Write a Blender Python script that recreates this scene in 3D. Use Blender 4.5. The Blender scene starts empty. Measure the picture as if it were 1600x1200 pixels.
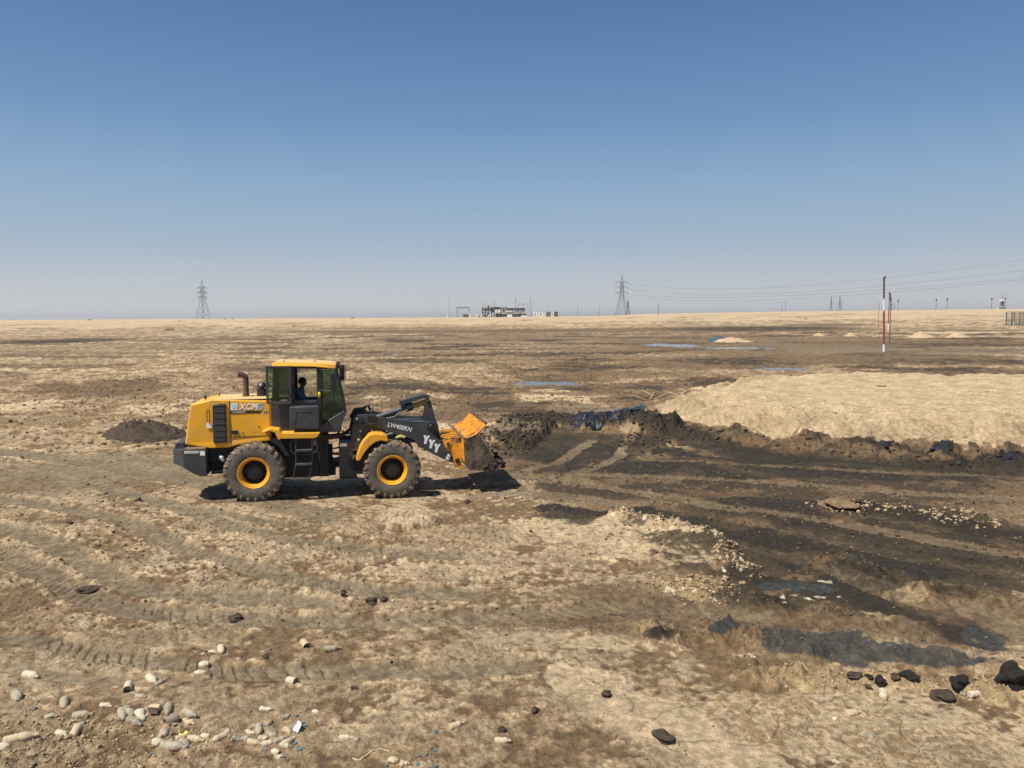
import bpy, bmesh, math, random
import numpy as np
from mathutils import Vector, Matrix
random.seed(7); RNG = np.random.RandomState(11)
S = bpy.context.scene
COL = S.collection
# ------------------------------------------------------------------ camera
H0 = 4.5; F = 1200.0
PITCH = math.radians(4.92); ROLL = math.radians(0.30)
cD = np.array([0, math.cos(PITCH), -math.sin(PITCH)]); _R = np.array([1., 0, 0]); _U = np.cross(_R, cD)
cR = _R*math.cos(ROLL) - _U*math.sin(ROLL); cU = _U*math.cos(ROLL) + _R*math.sin(ROLL)
cC = np.array([0, 0, H0])
cam = bpy.data.cameras.new('camera'); cam.sensor_width = 36; cam.lens = 27
cam.clip_start = 0.1; cam.clip_end = 60000
co = bpy.data.objects.new('camera', cam); COL.objects.link(co)
co.matrix_world = Matrix(((cR[0], cU[0], -cD[0], 0), (cR[1], cU[1], -cD[1], 0), (cR[2], cU[2], -cD[2], H0), (0, 0, 0, 1)))
S.camera = co
# ------------------------------------------------------------------ light
SH = np.array([.50, .36])                     # shadow offset per metre of height
SUN = Vector((-SH[0], -SH[1], 1)).normalized()
EL = math.asin(SUN.z); AZ = math.atan2(SUN.x, SUN.y)   # azimuth clockwise from +Y
sd = bpy.data.lights.new('sun', 'SUN'); sd.energy = 5.0; sd.angle = math.radians(.5); sd.color = (1, .955, .88)
so = bpy.data.objects.new('sun', sd); COL.objects.link(so)
so.rotation_euler = SUN.to_track_quat('Z', 'Y').to_euler()
w = bpy.data.worlds.new('World'); S.world = w; w.use_nodes = True
nt = w.node_tree; bg = nt.nodes['Background']; sky = nt.nodes.new('ShaderNodeTexSky'); sky.sky_type = 'NISHITA'
sky.sun_disc = False; sky.sun_elevation = EL; sky.sun_rotation = AZ
sky.altitude = 0; sky.air_density = 1.0; sky.dust_density = .4; sky.ozone_density = 2.6
# dusty air low over the horizon: the clear sky fades to a pale blue-grey with falling elevation
_tc = nt.nodes.new('ShaderNodeTexCoord'); _sx = nt.nodes.new('ShaderNodeSeparateXYZ'); nt.links.new(_tc.outputs['Generated'], _sx.inputs[0])
_rp = nt.nodes.new('ShaderNodeValToRGB'); nt.links.new(_sx.outputs['Z'], _rp.inputs[0])
_e = _rp.color_ramp.elements; _e[0].position = 0; _e[0].color = (1, 1, 1, 1); _e[1].position = .65; _e[1].color = (0, 0, 0, 1)
for _p, _v in ((.30, 1.), (.45, .5)): _q = _rp.color_ramp.elements.new(_p); _q.color = (_v, _v, _v, 1)
_mx = nt.nodes.new('ShaderNodeMix'); _mx.data_type = 'RGBA'; nt.links.new(_rp.outputs[0], _mx.inputs['Factor']); nt.links.new(sky.outputs[0], _mx.inputs['A'])
_r2 = nt.nodes.new('ShaderNodeValToRGB'); nt.links.new(_sx.outputs['Z'], _r2.inputs[0]); _k = [(0, (7.0, 7.0, 7.0)), (.03, (5.9, 6.25, 6.6)), (.09, (4.0, 5.1, 6.35)), (.165, (2.75, 4.3, 6.3)), (.24, (1.65, 3.15, 5.5)), (.37, (.80, 1.95, 4.2)), (.7, (.5, 1.4, 3.4))]
_e2 = _r2.color_ramp.elements; _e2[0].position = 0; _e2[0].color = (*[c/8 for c in _k[0][1]], 1); _e2[1].position = .7; _e2[1].color = (*[c/8 for c in _k[-1][1]], 1)
for _p, _c in _k[1:-1]: _q = _e2.new(_p); _q.color = (*[c/8 for c in _c], 1)
_vs = nt.nodes.new('ShaderNodeVectorMath'); _vs.operation = 'SCALE'; _vs.inputs['Scale'].default_value = 8; nt.links.new(_r2.outputs[0], _vs.inputs[0]); nt.links.new(_vs.outputs[0], _mx.inputs['B'])
nt.links.new(_mx.outputs['Result'], bg.inputs[0]); bg.inputs[1].default_value = 0.075
S.view_settings.view_transform = 'Standard'; S.view_settings.look = 'None'
S.view_settings.gamma = 1; S.view_settings.exposure = 0.32
S.render.resolution_x = 1024; S.render.resolution_y = 768
S.render.engine = 'CYCLES'
# ------------------------------------------------------------------ projection of photo pixels on the ground
RX = [-3000, 0, 320, 640, 870, 960, 1010, 1200, 1600, 4000]
RY = [500.5, 500.2, 498.2, 496.4, 494.6, 493.2, 490.6, 487.6, 484.3, 483.0]   # apparent horizon line
def eye_y(px): return 496.7 - (px-800)*math.tan(ROLL)
def _rise_px(px):
    return 4.5 - (np.interp(px, RX, RY) - (496.7 - (px-800)*math.tan(ROLL)))*700/1200.
def zfar(x, y):
    d = np.sqrt(x*x+y*y)+1e-6
    yy = np.maximum(y, 1e-3*d)
    px = np.clip(800 + 1200*x/yy, -2000, 3600)
    px = np.where(y <= 0, np.where(x > 0, 3600, -2000), px)
    t = np.clip((d-110)/590., 0, 1)
    return _rise_px(px)*(t*t*(3-2*t))
def ray(px, py): return cD + cR*(px-800)/F + cU*(600-py)/F
def gp(px, py, z=None):
    r = ray(px, py); zz = 0 if z is None else z
    if r[2] > -1e-5: r = r.copy(); r[2] = -1e-5
    t = (H0-zz)/-r[2]
    if z is None and t > 105:                     # march along the ray
        t = 100.
        while t < 5000:
            p = cC + r*t
            if p[2] <= float(zfar(p[0], p[1])): break
            t *= 1.01
    return (cC + r*t)[:2] if z is None else (cC+r*t)
def at_depth(px, py, depth):
    r = ray(px, py); return cC + r*depth
# ------------------------------------------------------------------ loader frame
PSI = math.radians(12.5)
E1 = np.array([math.cos(PSI), math.sin(PSI)]); L1 = np.array([-math.sin(PSI), math.cos(PSI)])
LO = np.array([-6.5966, 19.7138])
def l2w(x, y): return LO + E1*x + L1*y
# ------------------------------------------------------------------ numpy noise
_G = np.stack([np.cos(np.arange(256)*2*np.pi/256*37), np.sin(np.arange(256)*2*np.pi/256*37)], 1).astype(np.float32)
_P = RNG.permutation(256).astype(np.int32); _P2 = np.concatenate([_P, _P])
def pn(x, y, seed=0):
    x = x.astype(np.float32)+np.float32(seed*17.37); y = y.astype(np.float32)+np.float32(seed*5.11)
    xi = np.floor(x).astype(np.int32); yi = np.floor(y).astype(np.int32)
    fx = x-xi; fy = y-yi; X = xi & 255; Y = yi & 255; X1 = (xi+1) & 255; Y1 = (yi+1) & 255
    u = fx*fx*fx*(fx*(fx*6-15)+10); v = fy*fy*fy*(fy*(fy*6-15)+10)
    def g(ix, iy, dx, dy):
        k = _P2[(_P2[ix]+iy) & 255]; return _G[k, 0]*dx+_G[k, 1]*dy
    a = g(X, Y, fx, fy); b = g(X1, Y, fx-1, fy); c = g(X, Y1, fx, fy-1); d = g(X1, Y1, fx-1, fy-1)
    return ((a+(b-a)*u)+((c+(d-c)*u)-(a+(b-a)*u))*v)*1.45
def sst(a, b, x):
    t = np.clip((x-a)/(b-a), 0, 1); return t*t*(3-2*t)
# ------------------------------------------------------------------ polar grid round the camera foot
az_dense = np.radians(np.linspace(-37.5, 37.5, 1850))
az_l = np.radians(np.concatenate([np.linspace(-180, -61, 60), np.linspace(-60, -37.65, 170)])); az_r = -az_l[::-1]
AZS = np.concatenate([az_l, az_dense, az_r[:-1]])
r1 = np.linspace(.3, 5.6, 26)[:-1]; r2 = np.exp(np.arange(math.log(5.6), math.log(62), .0022)); r3 = np.exp(np.arange(math.log(62.2), math.log(170), .0062)); r4 = np.exp(np.arange(math.log(171), math.log(30000), .0165))
RS = np.concatenate([r1, r2, r3, r4[r4 < 15500]])
NA, NR = len(AZS), len(RS)
gr, ga = np.meshgrid(RS, AZS, indexing='ij')
GX = (gr*np.sin(ga)).ravel().astype(np.float64); GY = (gr*np.cos(ga)).ravel().astype(np.float64); GR = gr.ravel()
SP = np.maximum(.0024*GR, .010)
def fbm(freq, octs, gain=.5, seed=0, x=None, y=None, sp=None, mode=0):
    x = GX if x is None else x; y = GY if y is None else y; sp = SP if sp is None else sp
    out = np.zeros(len(x), np.float32); amp = 1.
    for o in range(octs):
        f = freq*2.03**o; fade = np.clip((1./f/sp-1.25)/1.5, 0, 1)
        if fade.max() <= 0: break
        n = pn(x*f, y*f, seed+o)
        if mode == 1: n = 1-2*np.abs(n)
        if mode == 2: n = 2*np.abs(n)-.5
        out += (n*amp*fade).astype(np.float32); amp *= gain
    k = GR < 60
    return ((out-out[k].mean())/(out[k].std()+1e-6)*.36).astype(np.float32)
N_big = fbm(.045, 3, .55, 1)
N_mid = fbm(.28, 4, .6, 5)
N_fin = fbm(1.1, 5, .62, 9)
N_mic = fbm(5.0, 3, .7, 15)
BL2 = fbm(6.5, 3, .6, 71, mode=2)
PAT = fbm(.55, 5, .68, 81)
BILM = np.clip(fbm(.75, 4, .62, 91, mode=2), -.6, 1.1)
RDG = fbm(.9, 4, .55, 21, mode=1)
BIL = fbm(2.2, 4, .6, 27, mode=2)
BIL = np.clip(BIL, -.6, .95)
WX = fbm(.5, 4, .55, 31)*1.0; WY = fbm(.5, 4, .55, 37)*1.0
sc = np.clip(GR/22., .35, 6)
QX = GX+WX*.45*sc; QY = GY+WY*.75*sc          # warped coordinates: ragged edges
def ell(px, py, rx, ry, soft=.35, warp=True):
    c = gp(px, py); dep = c[1]; wx = rx*dep/1200.
    a = gp(px, py-ry); b = gp(px, py+ry); wy = max(abs(a[1]-b[1])/2, .05)
    X, Y = (QX, QY) if warp else (GX, GY)
    q = np.sqrt(((X-c[0])/wx)**2+((Y-(a[1]+b[1])/2)/wy)**2)
    return sst(1+soft, 1-soft, q)
def polyd(P, X, Y, reach):
    P = np.array(P); d = np.full(len(X), 1e9); sg = np.zeros(len(X)); ss = np.zeros(len(X))
    m = (X > P[:, 0].min()-reach) & (X < P[:, 0].max()+reach) & (Y > P[:, 1].min()-reach) & (Y < P[:, 1].max()+reach)
    ix = np.nonzero(m)[0]
    if len(ix) == 0: return d, sg, ss
    x = X[ix]; y = Y[ix]; bd = np.full(len(ix), 1e9); bs = np.zeros(len(ix)); bl = np.zeros(len(ix)); acc = 0
    for i in range(len(P)-1):
        a = P[i]; v = P[i+1]-a; L = math.hypot(*v); u = v/L
        t = np.clip((x-a[0])*u[0]+(y-a[1])*u[1], 0, L)
        ddx = x-a[0]-u[0]*t; ddy = y-a[1]-u[1]*t; q = np.hypot(ddx, ddy)
        k = q < bd; bd[k] = q[k]; bs[k] = (ddx*-u[1]+ddy*u[0])[k]; bl[k] = acc+t[k]; acc += L
    d[ix] = bd; sg[ix] = bs; ss[ix] = bl
    return d, sg, ss
def smooth_line(pts, n=5):
    P = np.array(pts, float); out = []
    for i in range(len(P)-1):
        p0 = P[max(i-1, 0)]; p1 = P[i]; p2 = P[i+1]; p3 = P[min(i+2, len(P)-1)]
        for k in range(n):
            t = k/n; out.append(.5*((2*p1)+(-p0+p2)*t+(2*p0-5*p1+4*p2-p3)*t*t+(-p0+3*p1-3*p2+p3)*t**3))
    out.append(P[-1]); return np.array(out)
def line(pts, wid, soft=.4, warp=True):
    P = smooth_line([gp(*p) for p in pts]); X, Y = (QX, QY) if warp else (GX, GY)
    d, _, _ = polyd(P, X, Y, wid*2.2)
    return sst(1+soft, 1-soft, d/wid)
# ------------------------------------------------------------------ terrain heights and masks
Z = zfar(GX, GY).astype(np.float32)
rough = np.full(len(GX), .62, np.float32)
dark = np.zeros(len(GX), np.float32); pale = np.zeros_like(dark); brown = np.zeros_like(dark); grey = np.zeros_like(dark)
wet = np.zeros_like(dark); salt = np.zeros_like(dark); yel = np.zeros_like(dark)
def mx(a, b): np.maximum(a, b, out=a)
# plateau of pale fill on the right
plat_front = [gp(*p) for p in [(1012, 640), (1045, 662), (1100, 682), (1200, 694), (1300, 706), (1450, 717), (1600, 724)]] + [np.array([26, 24.5]), np.array([48, 23])]
PH = 1.15
bk = [gp(x, y, PH)[:2] for x, y in [(1030, 603), (1070, 590), (1120, 580), (1180, 576), (1300, 573), (1450, 576), (1600, 578), (1800, 576)]]
poly = np.array(plat_front + [np.array([60, 50])] + bk[::-1])
def inside(P, X, Y):
    c = np.zeros(len(X), bool); j = len(P)-1
    for i in range(len(P)):
        a = P[i]; b = P[j]
        if a[1] != b[1]:
            k = ((a[1] > Y) != (b[1] > Y)) & (X < (b[0]-a[0])*(Y-a[1])/(b[1]-a[1])+a[0]); c ^= k
        j = i
    return c
pd, _, _ = polyd(list(poly)+[poly[0]], QX, QY, 8)
ins = inside(poly, QX, QY); sd_ = np.where(ins, pd, -np.minimum(pd, 8))
sd_[(pd > 1e8) & ins] = 8
ramp = np.where(GY > 38, 7.0, 4.2)
PL = sst(-.4, 1, sd_/ramp*1.1)
plat = sst(-.3, .5, sd_+.5*N_fin)
slp = np.clip(PL*(1-PL)*4, 0, 1)
Z += slp*(.10*N_fin+.10*N_mid)
Z += PL*(PH+.10*N_mid+.03*N_fin) + plat*(1-PL)*.10*N_fin
mx(pale, plat*.95); rough = rough*(1-plat)+.28*plat
# foot of the plateau: pushed brown-black dirt
foot = line([(1010, 668), (1080, 684), (1150, 694), (1250, 703), (1350, 712), (1450, 720), (1600, 728), (1700, 732)], .85, .5)
foot2 = line([(1040, 680), (1150, 705), (1300, 722), (1450, 730), (1620, 738)], .9, .6)
Z += foot*(.13+.08*BIL+.05*N_fin)
mx(brown, foot*.9); mx(dark, foot2*.85); mx(dark, foot*sst(.0, .5, N_fin+.05)*.7); rough += foot*.5
pale *= (1-.85*foot)
# black berm pushed up in front of the bucket and right of it
berm = line([(806, 684), (814, 674), (826, 667), (860, 662), (905, 663), (950, 664), (1000, 668), (1035, 676)], .75, .5)
Z += berm*(.40+.11*BIL+.12*N_mid+.05*N_fin)
mx(dark, berm*.95); rough += berm*.15
lump = ell(1008, 690, 32, 12, .5); Z += lump*(.16+.08*BIL); mx(dark, lump*.7); mx(brown, lump); rough += lump*.5
cl = ell(775, 690, 45, 18, .5); Z += cl*.09*np.maximum(BIL, 0); mx(dark, cl*sst(-.1, .4, BIL)*.9); rough += cl*.5
pit = ell(895, 695, 120, 28, .5); Z -= pit*.22; mx(dark, pit*.80)
# big dark zone on the right
for a in [(1130, 735, 330, 22, .85), (1420, 742, 260, 12, .75), (1210, 785, 110, 13, .95), (1380, 800, 190, 16, .55), (1560, 850, 120, 42, .80), (1340, 838, 150, 20, .75), (1100, 822, 120, 16, .85),
          (930, 806, 105, 11, .75), (1390, 878, 110, 16, .95), (1230, 862, 110, 14, .7), (1250, 925, 150, 32, .85), (1400, 945, 140, 34, .75), (1180, 880, 60, 26, .55),
          (1330, 905, 80, 16, .95), (1500, 985, 70, 22, .75), (1560, 905, 100, 16, .6), (1000, 815, 60, 8, .8), (905, 745, 60, 7, .5), (1000, 770, 70, 7, .55)]:
    mx(dark, ell(*a[:4], .45)*a[4])
for a in [(1250, 760, 420, 60, .9), (1300, 850, 400, 80, .95), (1100, 970, 220, 34, .9), (1400, 960, 300, 50, .8), (960, 965, 230, 26, .65), (1000, 930, 200, 20, .5), (870, 720, 140, 40, .7)]:
    mx(brown, ell(*a[:4], .5)*a[4])
# lower right pushed ridge of blue-grey mud
rdg = line([(1195, 992), (1260, 1002), (1340, 1014), (1430, 1028), (1530, 1045), (1590, 1060)], .60, .7)
Z += rdg*(.14+.05*N_fin+.04*BIL); grm = np.maximum.reduce([ell(1275, 1018, 82, 22, .6), ell(1370, 1034, 90, 17, .6), ell(1470, 1046, 85, 13, .6), ell(1225, 1000, 35, 12, .5)])
mx(wet, grm*.72); rough += rdg*.2
rd2 = line([(1020, 990), (1080, 1000), (1140, 992), (1200, 1010), (1250, 1040), (1180, 1050)], .34, .6)
Z += rd2*(.08+.06*BIL); rough += rd2*.6; mx(brown, rd2*.6); mx(yel, rd2*.4)
w2 = ell(1135, 990, 25, 11, .4); mx(wet, w2); Z += w2*.04
w3 = ell(1040, 1000, 26, 7, .5); mx(dark, w3*.9); Z += w3*.06
rim = line([(1200, 1062), (1300, 1070), (1400, 1074), (1480, 1080), (1570, 1092)], .20, .5)
Z += rim*(.03+.04*BIL); mx(yel, rim*.8); rough += rim*.4
# upper right lumps between the tracks
rg3 = line([(1290, 878), (1380, 905), (1450, 930), (1560, 955), (1640, 965)], .45, .6); Z += rg3*(.12+.05*BIL); rough += rg3*.4; mx(brown, rg3*.6)
rg4 = line([(1180, 940), (1260, 950), (1330, 968), (1400, 980)], .35, .6); Z += rg4*(.12+.06*BIL); rough += rg4*.4
rg5 = line([(1290, 795), (1400, 800), (1480, 812)], .5, .6); Z += rg5*(.08+.07*BIL); rough += rg5*.5; mx(yel, rg5*.5); 
mx(yel, ell(1415, 925, 42, 9, .4)); mx(yel, ell(1350, 968, 30, 14, .5)*.7)
mx(wet, ell(1215, 915, 55, 9, .5)*.9); mx(wet, ell(1270, 925, 45, 9, .5)*.75); mx(wet, ell(1350, 882, 30, 6, .4)*.5); mx(wet, ell(1540, 1000, 40, 16, .5)*.6)
mx(salt, ell(1290, 912, 16, 5, .5)*.8); mx(salt, ell(1270, 940, 50, 5, .6)*.55); mx(salt, ell(1375, 970, 14, 6, .5)*.6)
mx(salt, ell(1185, 1040, 18, 10, .5)*.3)
# pale raised patch in the middle with a broken edge
pc = ell(985, 845, 150, 34, .3); pc2 = ell(1075, 868, 62, 26, .3); pc3 = ell(640, 815, 60, 14, .5); pc4 = ell(880, 822, 120, 18, .5)
mx(pale, np.maximum(np.maximum(pc*.8, pc2*.85), np.maximum(pc3*.8, pc4*.7)))
Z += pc*.07+pc2*.12+pc3*.16*sst(.1, .9, pc3); rough += pc2*.3
dark *= (1-.8*pc); brown *= (1-.8*np.maximum(pc, pc2)); dark *= (1-.85*pc2)
edge = line([(975, 812), (1030, 822), (1070, 838), (1120, 850), (1140, 870), (1135, 895)], .28, .5); Z += edge*(.12+.06*BIL); rough += edge*.5; mx(salt, edge*.45)
e2 = ell(1075, 925, 60, 16, .5); Z += e2*(.06+.06*BIL); rough += e2*.6; mx(yel, e2*.7); mx(salt, e2*.25)
# other pale patches
for a in [(30, 634, 45, 9, .8), (280, 640, 160, 20, .45), (590, 615, 110, 22, .6), (690, 893, 160, 15, .7), (330, 885, 80, 8, .55), (80, 1070, 200, 60, .35), (540, 1145, 50, 16, .85),
          (300, 800, 60, 8, .5), (440, 1010, 90, 14, .3), (620, 1100, 120, 40, .5), (880, 665, 30, 5, .4), (725, 668, 80, 6, .7), (760, 610, 60, 12, .5), (840, 620, 160, 11, .55), (640, 590, 110, 12, .35),
          (100, 745, 160, 20, .2), (1470, 770, 130, 7, .45), (1360, 770, 80, 5, .5), (1010, 700, 30, 6, .3), (160, 1180, 260, 25, .25)]:
    mx(pale, ell(*a[:4], .6)*a[4]*(1-.8*dark))
lp = ell(590, 612, 100, 20, .6); Z += lp*.28
lp = ell(210, 595, 60, 8, .6); Z += lp*.25; lp = ell(340, 640, 60, 10, .6); Z += lp*.15
# diagonal pale cracked swath and mottled field at the bottom right
brr = ell(1330, 1140, 430, 72, .3); rough *= (1-.55*brr)
sw = line([(890, 1052), (960, 1090), (1040, 1130), (1110, 1165), (1210, 1215)], .42, .4); mx(pale, sw*.9)
br = ell(1330, 1140, 420, 66, .5); mx(pale, br*.75)
for a in [(1000, 1060, 120, 14, .6), (900, 1040, 90, 12, .5), (1560, 1190, 90, 25, .6)]: mx(brown, ell(*a[:4], .5)*a[4]*.5)
rough *= (1-.55*sw); crusty2 = 0
# middle distance: brown and dark sheets of wet ground
for a in [(1180, 514, 170, 5, .95), (1290, 508, 80, 3, .6), (800, 517, 420, 3.2, .75), (330, 531, 90, 4, .6), (90, 533, 95, 5, .95), (300, 520, 300, 2.2, .3), (1380, 537, 330, 6, .75), (1480, 530, 220, 3, .5), (1000, 549, 190, 7, .55), (760, 530, 280, 6, .5),
          (620, 545, 330, 7, .4), (560, 553, 200, 4, .6), (1100, 570, 170, 9, .7), (960, 585, 160, 7, .6), (1300, 560, 320, 7, .7), (1450, 566, 260, 6, .6), (830, 640, 170, 12, .25), (900, 615, 110, 4, .6),
          (420, 590, 120, 5, .5), (730, 640, 60, 6, .5), (480, 572, 170, 4, .35), (200, 560, 160, 3, .3), (1180, 552, 120, 6, .6), (880, 560, 100, 5, .45), (1000, 628, 60, 10, .65), (650, 513, 200, 2, .5)]:
    mx(brown, ell(*a[:4], .5)*a[4]); mx(dark, ell(*a[:4], .5)*max(0, a[4]-.5)*.9)
for a in [(1180, 514, 150, 3, .6), (1430, 540, 200, 3, .5), (90, 534, 70, 3, .7), (1150, 566, 90, 5, .6), (1480, 566, 200, 4, .4)]: mx(dark, ell(*a[:4], .5)*a[4])
for a in [(1250, 541, 190, 4, .8), (1400, 549, 240, 3.2, .8), (1050, 558, 120, 3, .4), (925, 640, 90, 7, .8), (820, 603, 120, 4, .4), (800, 674, 40, 8, .9), (1500, 552, 150, 3, .6)]: mx(grey, ell(*a[:4], .4)*a[4])
for a in [(100, 510.5, 110, 1.1, 1), (640, 505, 110, 1.0, 1), (1290, 498, 80, 1.3, 1), (1400, 496, 110, .9, .8), (160, 504, 300, 1.6, .5), (1500, 520, 110, 1.5, .8), (1480, 506, 160, 2, .5), (1300, 525, 200, 2, .5), (520, 503, 200, 2, .45),
          (1400, 490, 300, 4, .6), (700, 560, 100, 2, .4), (1010, 567, 120, 2, .5), (1200, 547, 90, 1.5, .4), (1140, 531, 45, 3, .5)]:
    mx(pale, ell(*a[:4], .5)*a[4])
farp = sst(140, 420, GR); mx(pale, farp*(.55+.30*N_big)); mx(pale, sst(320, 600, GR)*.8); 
fstre = fbm(.02, 3, .6, 51, x=GX*.35, y=GY*2.2); brown += (fstre > 0)*0.; mx(brown, sst(.1, .7, fstre)*sst(38, 70, GR)*.55*(1-.6*farp)); mx(pale, sst(.2, .8, -fstre)*sst(38, 70, GR)*.45)
# small streaks of pale and brown crust everywhere
# water basins
PUD = [(862, 597, 76, 4.0), (1045, 538.5, 46, 3.0), (612, 553, 20, 1.3), (1212, 575, 46, 2.6), (960, 637, 50, 2.4), (1150, 543, 60, 2.0), (930, 648, 75, 3.5)]
basins = np.zeros_like(dark)
for (a, b, c, d) in PUD:
    m = ell(a, b, c*1.12, d*1.25, .45); mx(basins, m)
near_m = ell(1170, 590, 90, 14, .3)*0
crusty = ell(330, 880, 420, 110, .4)*(1-.8*np.clip(dark, 0, 1)); rough += crusty*.35
rough *= (1-.55*np.clip(dark, 0, 1)*sst(.5, 0, rdg+rg3+berm))
mx(dark, ell(1330, 855, 330, 78, .4)*.74); mx(dark, ell(1200, 760, 420, 34, .4)*.56)
mx(brown, ell(950, 560, 760, 48, .5)*.46); mx(brown, ell(1250, 540, 420, 22, .5)*.55); mx(brown, ell(180, 545, 260, 9, .5)*.42); mx(brown, ell(250, 620, 200, 14, .6)*.35); mx(brown, ell(60, 660, 100, 14, .6)*.4)
DP = fbm(.075, 6, .62, 111, y=GY*1.15); az_ = np.arctan2(GX, np.maximum(GY, .1))
reg = sst(29, 38, GR)*sst(300, 170, GR)*sst(-.62, -.15, az_)*(1-plat); reg2 = sst(24, 30, GR)*sst(300, 170, GR)*(1-plat)
mx(brown, sst(-.02, .18, DP)*reg*.85); mx(brown, sst(.25, .45, DP)*reg2*.7); mx(dark, sst(.30, .50, DP)*reg*.55); mx(pale, sst(.16, .42, -DP)*reg2*.36); mx(brown, sst(.10, .3, DP)*reg2*.45)
rub = ell(110, 1180, 230, 42, .5); rough += rub*.8; mx(brown, rub*.22)
rough *= 1-.6*np.clip(grm, 0, 1)
for _p, _w, _v in (([(840, 793), (950, 799), (1060, 815), (1180, 840), (1300, 866), (1440, 888)], .42, 1.15), ([(1170, 779), (1250, 786), (1340, 797), (1420, 806)], .50, 1.1), ([(1040, 706), (1150, 716), (1300, 724), (1450, 727), (1620, 730)], .50, 1.1), ([(1480, 822), (1560, 836), (1640, 850)], .7, 1.0),
                   ([(1150, 905), (1230, 912), (1330, 925), (1400, 950)], .35, 1.05), ([(930, 745), (1040, 742), (1150, 745)], .35, .9), ([(820, 690), (870, 700), (900, 720)], .5, 1.0), ([(940, 684), (970, 700), (960, 716)], .4, 1.0), ([(1230, 880), (1330, 898), (1420, 915)], .35, 1.0)):
    mx(dark, line(_p, _w, .5)*_v)
# tyre tracks
def track(pts, wid=.55, depth=.07, lug=0., tone=.8, berm_h=.06, rgh=.12):
    global rough, Z
    P = smooth_line([gp(*p) for p in pts])
    wq = .12
    d, sg, s = polyd(P, GX+WX*wq, GY+WY*wq, wid*2.4)
    core = sst(1.05, .8, d/(wid/2)); core = np.where(d > 1e8, 0, core)
    L = s.max(); endf = sst(0, .8, s)*sst(0, .8, L-s); core *= endf
    sh = np.exp(-((d-wid*.68)/(wid*.16))**2)*endf; sh[d > 1e8] = 0
    Z -= core*depth*.60*(1+.25*N_mid); Z += sh*berm_h*.14*(.6+.5*N_fin+.7*N_mid)
    rough = rough*(1-core*.93)+core*rgh*.6; rough += sh*.25
    if lug > 0:
        ph = (s+sg*.75+.04*N_fin)/.20; tri = np.abs((ph % 1)-.5)*2
        lg = sst(.45, .9, tri)*sst(.0, .3, N_fin+.35)
        fadeL = sst(.0, .5, N_mid+.65)
        Z -= core*lug*.85*lg*fadeL
    mx(grey, core*tone); mx(brown, sh*.55*(GX > 1)); mx(pale, sh*.55*(GX <= 1)*(N_fin > -.2)); 
    pale[:] = pale*(1-core*.75); dark[:] = dark*(1-core*.55*tone)
    return core
track([(-60, 700), (60, 712), (180, 728), (300, 752), (400, 783), (560, 812)], 1.0, .04, 0, .7, .03)
track([(-60, 735), (80, 745), (220, 775), (330, 812), (450, 842), (600, 862), (760, 868)], .6, .06, .012, .75)
track([(-60, 772), (60, 787), (160, 805), (240, 836), (340, 872), (470, 905), (620, 925), (800, 930)], .62, .08, .016, .8, .08)
track([(-70, 812), (30, 830), (100, 856), (150, 895), (240, 922), (400, 937), (560, 942)], .6, .08, .01, .85, .09)
track([(-60, 845), (20, 870), (90, 912), (180, 945), (300, 962), (450, 972), (640, 968), (860, 955), (1050, 950), (1250, 975)], .55, .08, .035, .85, .06)
track([(-40, 985), (60, 1000), (150, 1020), (250, 1035), (380, 1045), (560, 1047), (760, 1040), (900, 1035)], .42, .06, .038, .6, .05)
track([(-40, 1035), (120, 1058), (260, 1063), (420, 1062), (600, 1055)], .30, .03, .0, .4, .02)
track([(220, 790), (330, 800), (450, 820), (520, 835)], .4, .04, .02, .5)
track([(1700, 880), (1560, 862), (1400, 832), (1250, 808), (1120, 790), (1000, 770), (880, 750), (790, 745)], .65, .08, .02, .85, .10)
track([(1700, 792), (1550, 778), (1400, 768), (1250, 757), (1100, 748), (960, 742), (840, 742)], .7, .07, .02, .8, .09)
track([(1700, 750), (1500, 742), (1300, 733), (1100, 722), (980, 716)], .55, .05, .02, .45, .06)
track([(820, 772), (920, 790), (1040, 818), (1160, 850), (1280, 885), (1400, 930), (1560, 970)], .55, .07, .02, .40, .08)
track([(1000, 790), (1120, 806), (1250, 832), (1390, 865), (1520, 885), (1660, 905)], .6, .07, .015, .35, .07)
track([(760, 752), (820, 735), (870, 712), (905, 690), (930, 676)], .55, .07, .01, .9, .06)
track([(840, 758), (910, 735), (960, 708), (985, 686), (992, 674)], .55, .07, .01, .95, .06)
track([(700, 775), (800, 768), (900, 776), (1000, 792)], .6, .05, .01, .7, .05)
track([(1420, 930), (1500, 950), (1600, 990), (1700, 1020)], .5, .06, .0, .5, .07)
track([(700, 988), (850, 1000), (980, 1010), (1020, 1040), (980, 1058)], .5, .03, .0, .25, .02)
# ground under the loader follows its slight nose-down tilt
lx = (GX-LO[0])*E1[0]+(GY-LO[1])*E1[1]; ly = (GX-LO[0])*L1[0]+(GY-LO[1])*L1[1]
lm = sst(5.5, 2.0, np.abs(lx-2.2))*sst(3.4, 1.7, np.abs(ly)); 
tgt = .035-.037*np.clip(lx, -1, 5)+.03*N_fin*sst(.0, .4, np.abs(np.abs(ly)-.9))
rough *= (1-.65*lm)
# smooth trampled region on the left behind the loader
tr = ell(150, 742, 230, 40, .5); rough *= (1-.6*tr); mx(grey, tr*.5)
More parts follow.
